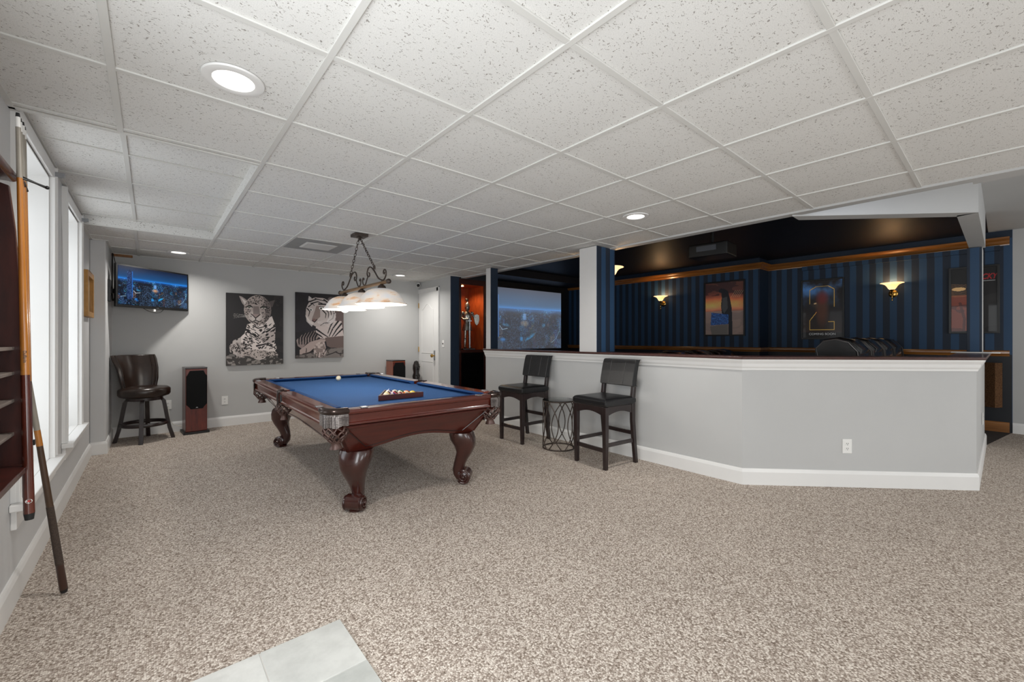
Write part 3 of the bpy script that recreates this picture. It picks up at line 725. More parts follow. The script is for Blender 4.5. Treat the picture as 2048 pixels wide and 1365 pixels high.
# legs
def leg(sx, sy):
    o = Vector((sx, sy, 0)).normalized(); t = Vector((-o.y, o.x, 0)); base = Vector((sx*.450, sy*1.150, 0))
    st = [(-.02, .430, .095, .112), (-.014, .41, .100, .115), (-.002, .365, .103, .108), (.016, .31, .086, .092), (.012, .26, .068, .076), (-.01, .21, .057, .06), (-.03, .16, .050, .046), (-.042, .115, .048, .038), (-.038, .07, .046, .04), (-.018, .035, .04, .045)]
    rings = []
    for D, z, hd, hw in st:
        r = []
        for q in range(20):
            a = 2*math.pi*q/20; ca, sa = math.cos(a), math.sin(a)
            e = .75
            r.append(base+o*(D+hd*math.copysign(abs(ca)**e, ca))+t*(hw*math.copysign(abs(sa)**e, sa))+Vector((0, 0, z)))
        rings.append(r)
    m = MB().loft(rings); 
    lg = put('leg', m, M['mahogz'], PTB, smooth=50)
    sm = MB(); c = base+o*.012+Vector((0, 0, .062))
    sm.tube([c-t*.062, c-t*.05, c+t*.05, c+t*.062], [.040, .056, .056, .040], 24)
    for e in (-1, 1):
        pts = [c+t*e*(.060+.010*i/30)+o*(.052*(1-.85*i/30))*math.cos(R(-120)+i*.42)*1+Vector((0, 0, (.052*(1-.85*i/30))*math.sin(R(-120)+i*.42))) for i in range(31)]
        sm.tube(pts, [.010*(1-.55*i/30) for i in range(31)], 8)
        sm.ball(tuple(c+t*e*.072), .011, n=10, m=6)
    sm.lathe([(.045, 0), (.05, .012), (.04, .02)], (base.x, base.y, 0), 20)
    put('scroll_foot', sm, M['mahogz'], lg, smooth=50)
for sx, sy in ((-1, -1), (1, -1), (1, 1), (-1, 1)): leg(sx, sy)
# pockets
def net(parent, c, r, ztop, hgt):
    m = MB(); n = 9
    def P(a, f):
        rr = r*(1.0+.16*math.sin(math.pi*f))*(1-.45*max(0, f-.55)/.45)
        return (c[0]+rr*math.cos(a), c[1]+rr*math.sin(a), ztop-hgt*f)
    for k in range(n):
        for sg in (1, -1):
            pts = [P(2*math.pi*k/n+sg*1.7*(i/14)+.06*math.sin(i*1.6), i/14) for i in range(15)]
            m.tube(pts, .0052, 6, sq=(1.2, .8))
    m.tube([P(2*math.pi*i/20, 0) for i in range(20)], .006, 6, True)
    m.tube([P(2*math.pi*i/20, 1) for i in range(20)], .006, 6, True)
    m.lathe([(r*.5, 0), (r*.42, -.012), (r*.62, -.045), (r*.5, -.046), (.002, -.02)], (c[0], c[1], ztop-hgt), 14)
    return put('net', m, M['netleather'], parent, smooth=50)
def corner(sx, sy):
    cc = Vector((sx*(hx-.115), sy*(hy-.115), 0)); R1, R0 = .118, .062
    m = MB(); n = 22; vs = []; fs = []
    # iron cap: rounded outside, hollow in the middle
    a0 = -R(12); a1 = R(102)
    for i in range(n+1):
        a = a0+(a1-a0)*i/n; ca, sa = math.cos(a), math.sin(a)
        q = (abs(ca)**2.5+abs(sa)**2.5)**(-1/2.5)
        for r, z in ((R0, ZT_-.03), (R0, ZT_+.004), (R1*q-.018, ZT_+.012), (R1*q+.002, ZT_+.004), (R1*q+.009, ZT_-.012), (R1*q-.002, ZT_-.028)):
            vs.append((cc.x+sx*r*ca, cc.y+sy*r*sa, z))
    for i in range(n):
        for j in range(6):
            a, b = i*6+j, i*6+(j+1) % 6; fs.append((a, b, b+6, a+6))
    fs += [tuple(range(6)), tuple(range(n*6, n*6+6))[::-1]]
    pk = put('corner_pocket', MB().add(vs, fs), M['pocketmetal'], PTB, smooth=50)
    for (dx, dy) in ((-.13, .09), (.09, -.13)):
        put('pocket_bracket', MB().box(cc.x+sx*dx-.022, cc.x+sx*dx+.022, cc.y+sy*dy-.022, cc.y+sy*dy+.022, ZT_-.004, ZT_+.005), M['chrome'], pk, bevel=.004)
    vs = []; fs = []
    for i in range(n+1):
        a = a0+(a1-a0)*i/n; ca, sa = math.cos(a), math.sin(a); q = (abs(ca)**2.5+abs(sa)**2.5)**(-1/2.5)
        t = i/n; zb = ZT_-.10-.012*math.sin(math.pi*t)*1.2-.005*math.cos(t*math.pi*6)
        for r, z in ((R1*q-.006, ZT_-.026), (R1*q+.0, ZT_-.05), (R1*q-.002, zb), (R1*q-.010, zb), (R1*q-.014, ZT_-.02)):
            vs.append((cc.x+sx*r*ca, cc.y+sy*r*sa, z))
    for i in range(n):
        for j in range(5):
            a, b = i*5+j, i*5+(j+1) % 5; fs.append((a, b, b+5, a+5))
    put('leather_skirt', MB().add(vs, fs), M['weave'], pk, smooth=60)
    nc = cc+Vector((sx*.03, sy*.03, 0))
    put('pocket_liner', MB().lathe([(.056, ZT_-.02), (.056, ZT_-.10), (.002, ZT_-.105)], (cc.x+sx*.01, cc.y+sy*.01, 0), 20, cap=False), M['dark'], pk, smooth=50)
    net(pk, (nc.x, nc.y), .068, ZT_-.09, .125)
for sx in (-1, 1):
    for sy in (-1, 1): corner(sx, sy)
for sx in (-1, 1):
    cx = sx*(hx-.055); m = MB(); vs = []; fs = []; n = 18
    for i in range(n+1):
        a = -math.pi/2+math.pi*i/n; ca, sa = math.cos(a), math.sin(a); q = (abs(ca)**3+abs(sa)**3)**(-1/3)
        for r, z in ((.045, ZT_-.03), (.045, ZT_+.002), (.058*q, ZT_+.006), (.066*q, ZT_-.004), (.064*q, ZT_-.02)):
            vs.append((cx+sx*r*ca, r*sa, z))
    for i in range(n):
        for j in range(5):
            a, b = i*5+j, i*5+(j+1) % 5; fs.append((a, b, b+5, a+5))
    fs += [tuple(range(5)), tuple(range(n*5, n*5+5))[::-1]]
    pk = put('side_pocket', MB().add(vs, fs), M['pocketmetal'], PTB, smooth=50)
    put('pocket_strap', MB().tube([(cx+sx*.064, -.03, ZT_-.01), (cx+sx*.07, -.035, ZT_-.06), (cx+sx*.06, -.02, ZT_-.125), (cx+sx*.035, 0, ZT_-.14)], .012, 8, sq=(1.2, .5)), M['chrome'] if False else M['weave'], pk, smooth=50)
    put('pocket_liner', MB().lathe([(.044, ZT_-.02), (.044, ZT_-.10), (.002, ZT_-.105)], (cx, 0, 0), 20, cap=False), M['dark'], pk, smooth=50)
    net(pk, (cx+sx*.01, 0), .052, ZT_-.11, .10)

# balls and rack
def on_table(x, y, z=0):
    p = Matrix.Rotation(R(-.7), 3, 'Z') @ Vector((x-1.535, y-4.107, 0)); return p
BR = .0286
def world_z(): return BZ+BR
cbz = BZ+BR
tag(put('cue_ball', MB().ball((0, 0, 0), BR, n=28, m=16), M['cream'], None, smooth=80, loc=(1.665, 5.06, cbz)), 'cream cue ball alone near the far end rail of the pool table', 'ball')
RXc, RYc = 1.545, 3.22     # centre of the near row
rk = thing('ball_rack', 'dark wooden triangle rack holding the balls on the blue cloth', 'ball rack', (RXc, RYc, BZ), R(-.7))
tri_in = BR*math.sqrt(3)+BR*2*4/2*0
s_in = 4*2.04*BR+2*BR*math.sqrt(3)*1.0+.014
tp_ = [(-s_in/2, -BR-.002), (s_in/2, -BR-.002), (0, -BR-.002+s_in*math.sqrt(3)/2+.002)]
put('frame', MB().sweep([(0, .003), (.013, .003), (.013, .045), (0, .045)], [(p[0], p[1], 0) for p in tp_], closed=True), M['mahogx'], rk, bevel=.002)
bc = {1: (236, 196, 40), 2: (28, 60, 150), 3: (200, 34, 34), 4: (84, 40, 110), 5: (226, 110, 34), 6: (24, 110, 64), 7: (130, 28, 34), 8: (18, 18, 18)}
names = {1: 'yellow', 2: 'blue', 3: 'red', 4: 'purple', 5: 'orange', 6: 'green', 7: 'maroon', 8: 'black'}
layout = [[11, 4, 7, 13, 9], [1, 3, 14, 5], [12, 8, 6], [10, 15], [2]]
rowname = ['front row of the triangle', 'second row of the triangle', 'middle row of the triangle', 'row of two near the apex', 'apex of the triangle']
mats = {k: mat('ball_%s' % names[k], c, .1, coat=.8, var=0) for k, c in bc.items()}
def bmesh_ball(num):
    base = num if num <= 8 else num-8
    cols = [mats[base], M['cream']]
    me = MB().ball((0, 0, 0), BR, n=28, m=20)
    if num > 8:
        me.mi = [0 if abs(sum(me.v[i][2] for i in f)/4) < BR*.55 else 1 for f in me.f]
    o = put('billiard_ball', me, cols, None, smooth=80); return o
rng = random.Random(3)
for r, row in enumerate(layout):
    for c, num in enumerate(row):
        b = bmesh_ball(num); base = names[num if num <= 8 else num-8]
        x = RXc+(c-(len(row)-1)/2)*2.03*BR; y = RYc+r*BR*1.765
        b.location = (x, y, cbz)
        ax = Vector((rng.uniform(-1, 1), rng.uniform(-1, 1), rng.uniform(-.3, .3))).normalized()
        b.rotation_euler = (rng.uniform(-.9, .9), rng.uniform(-.9, .9), rng.uniform(-1, 1))
        tag(b, ('striped %s and cream' % base if num > 8 else 'solid %s' % base)+' billiard ball numbered %d in the %s' % (num, rowname[r]), 'ball', 'racked billiard balls')
        # number spot facing the camera side
        view = (Vector((0, 0, H))-Vector((x, y, cbz))).normalized(); view = (view+Vector((rng.uniform(-.35, .35), rng.uniform(-.2, .2), rng.uniform(0, .5)))).normalized()
        rt = Vector((0, 0, 1)).cross(view).normalized(); up = view.cross(rt)
        sm = MB(); ring = [view*BR*1.004]
        for q in range(18):
            a = 2*math.pi*q/18; p = (view*math.cos(.42)+(rt*math.cos(a)+up*math.sin(a))*math.sin(.42)); ring.append(p*BR*1.004)
        mid = [(view*math.cos(.2)+(rt*math.cos(2*math.pi*q/18)+up*math.sin(2*math.pi*q/18))*math.sin(.2))*BR*1.004 for q in range(18)]
        sm.add(ring+mid, [(0, 19+q, 19+(q+1) % 18) for q in range(18)]+[(19+q, 1+q, 1+(q+1) % 18, 19+(q+1) % 18) for q in range(18)])
        sp = put('number_spot', sm, M['cream'], b, smooth=80)
        inv = b.rotation_euler.to_matrix().to_4x4().inverted(); sp.matrix_local = inv
        text('number', str(num), .017, M['dark'], sp, frame_mtx(view*BR*1.008, rt, up), .0002, bold=.0004)

# ================================================================== BAR STOOLS AND SIDE TABLE
def bar_stool(label, loc, rot):
    """front is local -x"""
    t = thing('bar_stool', label, 'stool', loc, rot, 'bar stools against the half wall')
    sd, sw = .205, .20   # half depth, half width
    # seat: cushion and apron
    rings = []
    for k, (g, z) in enumerate(((-.012, .575), (0, .582), (.004, .60), (.004, .625), (-.004, .64), (-.03, .650), (-.09, .654))):
        a, b = sd+.01+g, sw+.012+g
        rings.append([(sx*a+(-.0), sy*b, z) for sx, sy in ((-1, -1), (1, -1), (1, 1), (-1, 1))])
    put('seat', MB().loft(rings), M['blackleather'], t, bevel=.012)
    ap = MB()
    for s in (-1, 1):
        P = [(-sd+.02, .575), (sd-.01, .575), (sd-.01, .49)]+[(sd-.03-(2*sd-.06)*i/10, .49+.035*math.sin(math.pi*i/10)) for i in range(1, 10)]+[(-sd+.02, .49)]
        ap.add(*(lambda P, y0, y1: ([(p[0], y, p[1]) for y in (y0, y1) for p in P], [tuple(range(len(P)))[::-1], tuple(range(len(P), 2*len(P)))]+[(i, (i+1) % len(P), len(P)+(i+1) % len(P), len(P)+i) for i in range(len(P))]))(P, s*(sw-.012)-.01, s*(sw-.012)+.01))
    for s in (-1, 1):
        P = [(-sw+.02, .575), (sw-.02, .575), (sw-.02, .49)]+[(sw-.03-(2*sw-.06)*i/10, .49+.035*math.sin(math.pi*i/10)) for i in range(1, 10)]+[(-sw+.02, .49)]
        ap.prism(P, 0, s*(sd-.014)-.01, s*(sd-.014)+.01)
    put('seat_frame', ap, M['espresso'], t, bevel=.002)
    for s in (-1, 1):
        lg = MB().loft([[(-sd+.02+a*.5*q, s*(sw-.015)+b*.5*q, z) for a, b in ((-1, -1), (1, -1), (1, 1), (-1, 1))] for q, z in ((.034, 0), (.042, .3), (.044, .575))])
        put('leg', lg, M['espresso'], t, bevel=.003)
        st = [(sd+.035, 0, .036), (sd+.012, .2, .04), (sd-.01, .42, .044), (sd-.01, .62, .044), (sd+.015, .8, .04), (sd+.045, .985, .03)]
        lg = MB().loft([[(x+a*.5*q, s*(sw-.012)+b*.5*.034, z) for a, b in ((-1, -1), (1, -1), (1, 1), (-1, 1))] for x, z, q in st])
        put('leg', lg, M['espresso'], t, smooth=30, bevel=.003)
    bk = []
    for z, x, g in ((.745, sd-.018, -.02), (.752, sd-.022, -.004), (.80, sd-.012, 0), (.88, sd+.005, 0), (.96, sd+.025, 0), (.992, sd+.036, -.004), (1.0, sd+.042, -.02)):
        bk.append([(x-.018+g*.3, -sw-.006-g*-1, z), (x+.042, -sw-.006-g*-1, z), (x+.042, sw+.006+g, z), (x-.018+g*.3, sw+.006+g, z)])
    bp = put('backrest', MB().loft(bk), M['blackleather'], t, bevel=.010)
    for y in (-.09, .09):
        put('seam', MB().tube([(sd-.043, y, .76), (sd-.031, y, .80), (sd-.014, y, .88), (sd+.006, y, .96), (sd+.02, y, .992)], .0022, 5), mat('grey_seam', (74, 72, 72), .6), bp)
    for (x0, x1, y0, y1, z) in ((-sd+.02, -sd+.02, -sw+.015, sw-.015, .155), (sd+.015, sd+.015, -sw+.012, sw-.012, .27)):
        put('stretcher', MB().box(x0-.009, x0+.009, y0, y1, z, z+.038), M['espresso'], t, bevel=.002)
    for s in (-1, 1): put('stretcher', MB().box(-sd+.02, sd+.015, s*(sw-.013)-.009, s*(sw-.013)+.009, .205, .24), M['espresso'], t, bevel=.002)
    return t
s1 = bar_stool('black leather bar stool nearest the pool table, left of the glass side table', (3.395, 3.75, 0), R(0))
dup(s1, (3.36, 2.54, 0), R(-5), 'black leather bar stool right of the round glass side table')
st = thing('side_table', 'round bronze wire side table with a glass top between the stools', 'side table', (3.42, 3.2, 0))
r = .172; m = MB()
ring = lambda z, rr=r: [(rr*math.cos(2*math.pi*i/40), rr*math.sin(2*math.pi*i/40), z) for i in range(40)]
m.tube(ring(.008), .0075, 8, True).tube(ring(.523), .0065, 8, True)
for k in range(6):
    for s in (-1, 1):
        a0 = 2*math.pi*k/6
        pts = []
        for i in range(17):
            f = i/16; a = a0+s*(.12+.62*math.sin(math.pi*f)**.9); pts.append((r*math.cos(a), r*math.sin(a), .012+.506*f))
        m.tube(pts, .0058, 6)
        pts = [(r*math.cos(a0+s*(.52-.52*(i/6))), r*math.sin(a0+s*(.52-.52*(i/6))), .012+.085*(i/6)) for i in range(7)]
put('wire_frame', m, M['iron'], st, smooth=50)
put('glass_top', MB().lathe([(.002, .528), (r+.002, .528), (r+.003, .531), (r+.002, .534), (.002, .534)], n=40), M['glass'], st)

# ================================================================== CORNER SWIVEL STOOL
ss = thing('swivel_stool', 'brown leather swivel bar chair with wraparound back in the corner under the television', 'stool', (-.055, 6.63, 0), R(-50))
# local +x is the facing direction
put('seat', MB().lathe([(.18, .515), (.215, .53), (.228, .55), (.228, .60), (.222, .615), (.2, .632), (.12, .642), (.002, .644)], n=40, sx=1.02, sy=1.08), M['brownleather'], ss, smooth=50)
put('seat_frame', MB().lathe([(.15, .48), (.17, .48), (.17, .515), (.001, .515)], n=30), M['espresso'], ss, smooth=40)
def backshell():
    n = 24; vs = []; rows = []
    for (z, rr, w) in ((.62, .195, 1.25), (.72, .215, 1.28), (.85, .235, 1.22), (.96, .262, 1.14), (1.01, .275, 1.05)):
        o = []; 
        for i in range(n+1):
            a = math.pi+(-w+2*w*i/n); bulge = .0+.006*abs(math.sin(9*a))
            o.append((rr*math.cos(a)*1.0+(-.02 if z > .9 else 0), rr*1.08*math.sin(a), z))
        inn = [(x*.84, y*.86, z2) for x, y, z2 in o][::-1]
        rows.append(o+inn)
    return MB().loft(rows)
bk = put('backrest', backshell(), M['brownleather'], ss, smooth=50, bevel=.008)
for w in (-1.25, -1.05, 1.05, 1.25):
    put('piping', MB().tube([(rr*.835*math.cos(math.pi+w*q)+(-.02 if z > .9 else 0), rr*.93*math.sin(math.pi+w*q), z) for z, rr, q in ((.63, .195, 1), (.72, .215, 1), (.85, .235, .96), (.96, .262, .9), (1.01, .275, .84))], .008, 6), M['brownleather'], bk, smooth=50)
for k in range(4):
    a = R(41+90*k)+R(2)
    c, s = math.cos(a), math.sin(a)
    P = [(.10, .50), (.15, .495), (.175, .46), (.185, .40), (.205, .27), (.23, .13), (.265, 0)]
    m = MB(); rings = []
    for rr, z in P:
        t = Vector((-s, c, 0)); o = Vector((c, s, 0)); ctr = o*rr+Vector((0, 0, z))
        rings.append([ctr+o*.018*i+t*.02*j for i, j in ((-1, -1), (1, -1), (1, 1), (-1, 1))])
    put('leg', MB().loft(rings), M['espresso'], ss, bevel=.004, smooth=30)
put('footrest_ring', MB().tube([(.212*math.cos(2*math.pi*i/40), .212*math.sin(2*math.pi*i/40), .20) for i in range(40)], .016, 8, True, sq=(.7, 1.3)), M['espresso'], ss, smooth=50)

# ================================================================== SPEAKERS, STATUE
def tower(label, loc, rot, side):
    t = thing('tower_speaker', label, 'speaker', loc, rot, 'cherry tower speakers on the floor'); w, dpt, h = .112, .14, .84
    put('cabinet', MB().box(-w, w, -dpt, dpt, .03, h-.02), side, t, bevel=.004)
    P = [(-w+.006, .07), (w-.006, .07), (w-.006, h-.03), (-w+.006, h-.03)]
    put('top_cap', MB().box(-w-.002, w+.002, -dpt, dpt, h-.02, h), M['espresso'], t, bevel=.004)
    put('base', MB().box(-w-.022, w+.022, -dpt-.02, dpt+.02, .0, .03), M['dark'], t, bevel=.003)
    put('front_panel', MB().box(-w+.002, w-.002, -dpt-.008, -dpt, .035, h-.03), M['spkred'], t, bevel=.003)
    gp = [(-.062, .318), (.062, .318), (.078, .345), (.106, .375), (.106, .73), (.09, .755), (.07, .80), (-.07, .80), (-.09, .755), (-.106, .73), (-.106, .375), (-.078, .345)]
    gr_ = put('grille', MB().prism(gp, 1, -dpt-.022, -dpt-.008), M['grille'], t, bevel=.003)
    put('badge', MB().prism([(-.012, .328), (-.004, .342), (.006, .342), (.014, .328), (.005, .332), (0, .330), (-.005, .332)], 1, -dpt-.024, -dpt-.021), M['chrome'], gr_)
    return t
tower('cherry tower speaker with black grille standing left under the jaguar picture', (.43, 6.80, 0), R(4), M['spkred'])
tower('cherry tower speaker partly hidden behind the pool table, near the white door', (3.19, 6.79, 0), R(-2), M['spkorange'])
b = thing('carved_statue', 'dark carved totem statue standing on the floor beside the white door', 'statue', (3.585, 6.80, 0))
prof_ = [(.085, 0), (.09, .02), (.075, .05), (.082, .12), (.064, .18), (.078, .26), (.060, .32), (.072, .40), (.056, .46), (.068, .54), (.05, .60), (.062, .67), (.06, .73), (.045, .77), (.036, .80), (.002, .815)]
put('body', MB().lathe(prof_, n=14), M['darkstatue'], b, smooth=30)
m = MB()
for z in (.12, .26, .40, .54, .69):
    for s in (-1, 1): m.ball((s*.028, -.062, z+.02), .016, .014, .012, 8, 6)
    m.ball((0, -.07, z-.01), .014, .02, .026, 8, 6)
put('carved_faces', m, M['darkstatue'], b, smooth=60)

# ================================================================== OUTLETS, SWITCH, CAMERA, CORDS
def outlet(label, c, nrm, cat='outlet', name='wall_outlet', switch=False):
    nrm = Vector(nrm).normalized(); ri = Vector((0, 0, 1)).cross(nrm).normalized(); up = Vector((0, 0, 1))
    t = thing(name, label, cat, c); w, h = (.036, .058)
    put('plate', MB().obox(nrm*.003, ri, up, nrm, w, h, .003), M['outlet'], t, bevel=.002)
    if switch: put('toggle', MB().obox(nrm*.01+up*.0, ri, up, nrm, .006, .012, .008), M['slot'], t)
    else:
        for s in (-1, 1):
            rc = put('receptacle', MB().obox(nrm*.0065+up*.02*s, ri, up, nrm, .016, .014, .0012), M['outlet'], t, bevel=.001)
            put('slots', MB().obox(nrm*.008+up*.02*s-ri*.006+up*.003, ri, up, nrm, .0014, .005, .0004).obox(nrm*.008+up*.02*s+ri*.006+up*.003, ri, up, nrm, .0014, .005, .0004).obox(nrm*.008+up*(.02*s-.008), ri, up, nrm, .0024, .0024, .0004), M['slot'], rc)
    return t
outlet('white duplex outlet on the back wall below the jaguar picture', (.772, YB, H-.85), (0, -1, 0))
ot = outlet('white outlet with a cord plugged in behind the corner swivel chair', (.165, YB, H-.85), (0, -1, 0))
outlet('white duplex outlet on the angled half wall', (3.72+.707*.82, 1.41-.707*.82, .33+.0), (-1, -1, 0))
outlet('white light switch beside the white door', (XD, 6.14, H-.085), (-1, 0, 0), 'switch', 'light_switch', True)
outlet('white outlet low on the side of the half wall end', (6.2, .135, .42), (0, -1, 0))
cd = put('power_cord', MB().tube(smoothpath([(.17, YB-.02, H-.87), (.175, YB-.04, H-.95), (.19, YB-.05, H-1.05), (.23, YB-.06, .10), (.30, YB-.08, .07), (.285, YB-.09, .085)]), .0035, 6), M['whitecord'], smooth=60)
tag(cd, 'white power cord drooping from the outlet to the left tower speaker', 'cord')
sc_ = thing('security_camera', 'small white security camera with a black lens at the top of the back right corner', 'camera', (3.70, YB, .965+H))
put('body', MB().ball((0, -.04, 0), .038, .045, .034), M['outlet'], sc_, smooth=60)
put('lens', MB().ball((-.012, -.062, 0), .028, .028, .028), M['darkgloss'], sc_, smooth=60)
put('mount', MB().lathe([(.03, .03), (.03, .045), (.001, .045)], (0, -.04, 0), 16), M['outlet'], sc_)
bp = thing('access_panel', 'grey access panel on the back wall behind the television', 'panel', (-.33, YB, 0))
put('panel', MB().box(-.02, .09, -.004, 0, .29+H, .955+H), M['wall'], bp, bevel=.002)
struct('trim_5', MB().box(-.36, -.17, YB-.014, YB-.001, CE-.035, CE-.005), M['oak'])

# ================================================================== TELEVISION
A = Vector((-.293, 6.39, 0)); B = Vector((.371, 6.945, 0)); ux = (B-A).normalized(); W_ = (B-A).length; ctr = (A+B)/2
tz0, tz1 = .358+H, .840+H
TV = thing('television', 'wall-mounted television showing a blue city skyline at night', 'television', (ctr.x, ctr.y, (tz0+tz1)/2), math.atan2(ux.y, ux.x))
hh = (tz1-tz0)/2
def city(w, h, asp, washed=False):
    a = Art(w, h, asp, (4, 10, 24), 5); hz = .33
    n = a.noise(3, 3, .4); big = a.noise(6, 3); t = np.clip(a.V/hz, 0, 1)
    sky = np.stack([14+8*n, 30+62*t*(.6+.6*n), 56+100*t*(.6+.6*n)], -1)/255
    a.c = np.where((a.V < hz)[..., None], sky, a.c)
    a.c += (np.exp(-((a.V-hz-.01)/.045)**2)*.8)[..., None]*np.array([14, 70, 130])/255
    gy = np.clip((a.V-hz)/(1-hz), 0, 1)
    # street grid of tiny lights, finer towards the horizon
    r1 = a.rng.random(a.U.shape); amp = (a.rng.random(a.U.shape)**2)*1.5*np.clip(big*2.4-.45, .08, 1.6)
    on = (a.V > hz) & (r1 < .34-.20*gy); tint = a.rng.random(a.U.shape)
    lc = np.stack([70+150*(tint > .9), 130+80*(tint > .6), 235-70*(tint > .9)], -1)/255
    a.c = np.where(on[..., None], a.c+lc*amp[..., None], a.c)
    a.c += (np.clip(big-.5, 0, 1)*2.2*(a.V > hz)*(1-.4*gy))[..., None]*np.array([8, 52, 120])/255
    # building blocks, the nearer ones larger
    rg = random.Random(4)
    for k in range(70):
        d = k/70; x = rg.uniform(-.02, 1.02); b = hz+.06+.62*d+rg.uniform(0, .06); hh_ = (.03+.20*d)*rg.uniform(.5, 1.2); w2 = (.006+.026*d)*rg.uniform(.6, 1.2)
        box_ = (abs(a.U-x) < w2) & (a.V > b-hh_) & (a.V < b)
        a.fill(box_, (rg.randint(3, 14), rg.randint(10, 26), rg.randint(28, 58)), .82)
        a.fill(box_ & (a.rng.random(a.U.shape) < rg.uniform(.05, .3)), (110, 170, 225) if rg.random() < .8 else (220, 180, 130), .75)
    for x, w2, tp, bt, cl in ((.15, .036, .13, .86, (8, 34, 84)), (.37, .05, .46, .80, (8, 14, 30)), (.36, .085, .70, 1.0, (6, 9, 22)), (.65, .03, .47, .72, (10, 14, 30)), (.70, .06, .62, 1.0, (7, 10, 22))):
        m_ = (abs(a.U-x) < w2) & (a.V > tp) & (a.V < bt); a.fill(m_, cl, .9); a.fill(m_ & (a.rng.random(a.U.shape) < .10), (130, 180, 235), .8)
    a.fill(a.poly([(.135, .135), (.15, .06), (.165, .135)]), (8, 30, 70)); a.fill((abs(a.U-.185) < .005) & (a.V > .12) & (a.V < .8), (30, 110, 200), .8)
    for cx, cy, rx, ry, ro, cl in ((.57, .80, .085, .035, -.5, (40, 170, 240)), (.24, .85, .045, .05, .3, (30, 130, 225)), (.745, .6, .03, .045, 0, (60, 180, 240)), (.27, .60, .05, .03, .2, (60, 150, 190)), (.46, .83, .03, .05, .3, (40, 150, 230))):
        a.fill(a.ell(cx, cy, rx, ry, ro, .9)*np.clip(a.noise(30, 2)*2.4-.5, 0, 1), cl, .9)
    a.fill(a.ell(.50, .57, .06, .06, 0, 1.)*(.4+.6*a.noise(30, 2)), (236, 170, 120), 1); a.fill((abs(a.U-.5) < .018) & (abs(a.V-.46) < .05), (120, 180, 250), .8)
    a.fill(a.line([(.97, .55), (.975, .68), (.93, .82), (.86, .9)], .0035), (150, 200, 225)); a.fill(a.line([(.2, .62), (.23, .68), (.29, .66)], .005), (200, 215, 230))
    a.fill(a.line([(.03, .8), (.1, .775)], .004), (160, 190, 210))
    if washed:
        a.c = np.clip(a.c, 0, 1)*np.array([.45, .55, .62])+np.array([126, 121, 116])/255*.66*(1-.25*np.clip(gy*3, 0, 1)+.0*a.U)[..., None]
    return a
put('bezel', MB().box(-W_/2, W_/2, 0, .03, -hh, hh).box(-W_*.3, W_*.3, .03, .06, -hh*.6, hh*.6), M['dark'], TV, bevel=.003)
scr = put_art('screen', city(340, 190, 1.78), W_-.035, 2*hh-.045, art_mat('tv_screen_image', 1.0, .25), TV, (0, -.0015, .006))
scr.data.materials[0].node_tree.nodes['Principled BSDF'].inputs['Base Color'].default_value = (0, 0, 0, 1)
for mm in (scr.data.materials[0],):
    for l in list(mm.node_tree.links):
        if l.to_socket.name == 'Base Color': mm.node_tree.links.remove(l)
put('logo', MB().prism([(-.014, -.004), (.014, -.004), (.014, .002), (.007, .004), (0, .001), (-.007, .004), (-.014, .002)], 1, -.0022, 0), M['chrome'], TV, loc=(.03, 0, -hh+.011))
put('sensor_box', MB().box(-.012, .012, .005, .02, -hh-.03, -hh), M['outlet'], TV)
put('cable', MB().tube(smoothpath([(-.12, .02, -hh), (-.06, .02, -hh-.03), (.02, .02, -hh-.045), (.08, .02, -hh-.035), (.12, .02, -hh)]), .003, 6), M['cord'], TV, smooth=60)
mt = thing('television_mount', 'black articulated wall bracket holding the corner television', 'wall mount', (-.36, 6.42, .53+H))
put('plate', MB().box(0, .025, -.06, .06, -.12, .12), M['dark'], mt, bevel=.005)
put('arm', MB().obox((.105, .075, 0), (.8, .6, 0), (-.6, .8, 0), (0, 0, 1), .115, .02, .025), M['dark'], mt, bevel=.003)
cb = put('television_cable', MB().tube(smoothpath([(-.345, 6.85, CE-.02), (-.34, 6.72, .9+H-.1), (-.335, 6.6, .65+H), (-.33, 6.52, .46+H), (-.32, 6.50, .43+H), (-.30, 6.50, .50+H)]), .006, 6).tube(smoothpath([(-.34, 6.86, CE-.02), (-.31, 6.8, .86+H), (-.27, 6.65, .74+H), (-.25, 6.53, .62+H)]), .004, 6), M['cord'], smooth=60)
tag(cb, 'black cables running from the ceiling corner down to the television', 'cable')

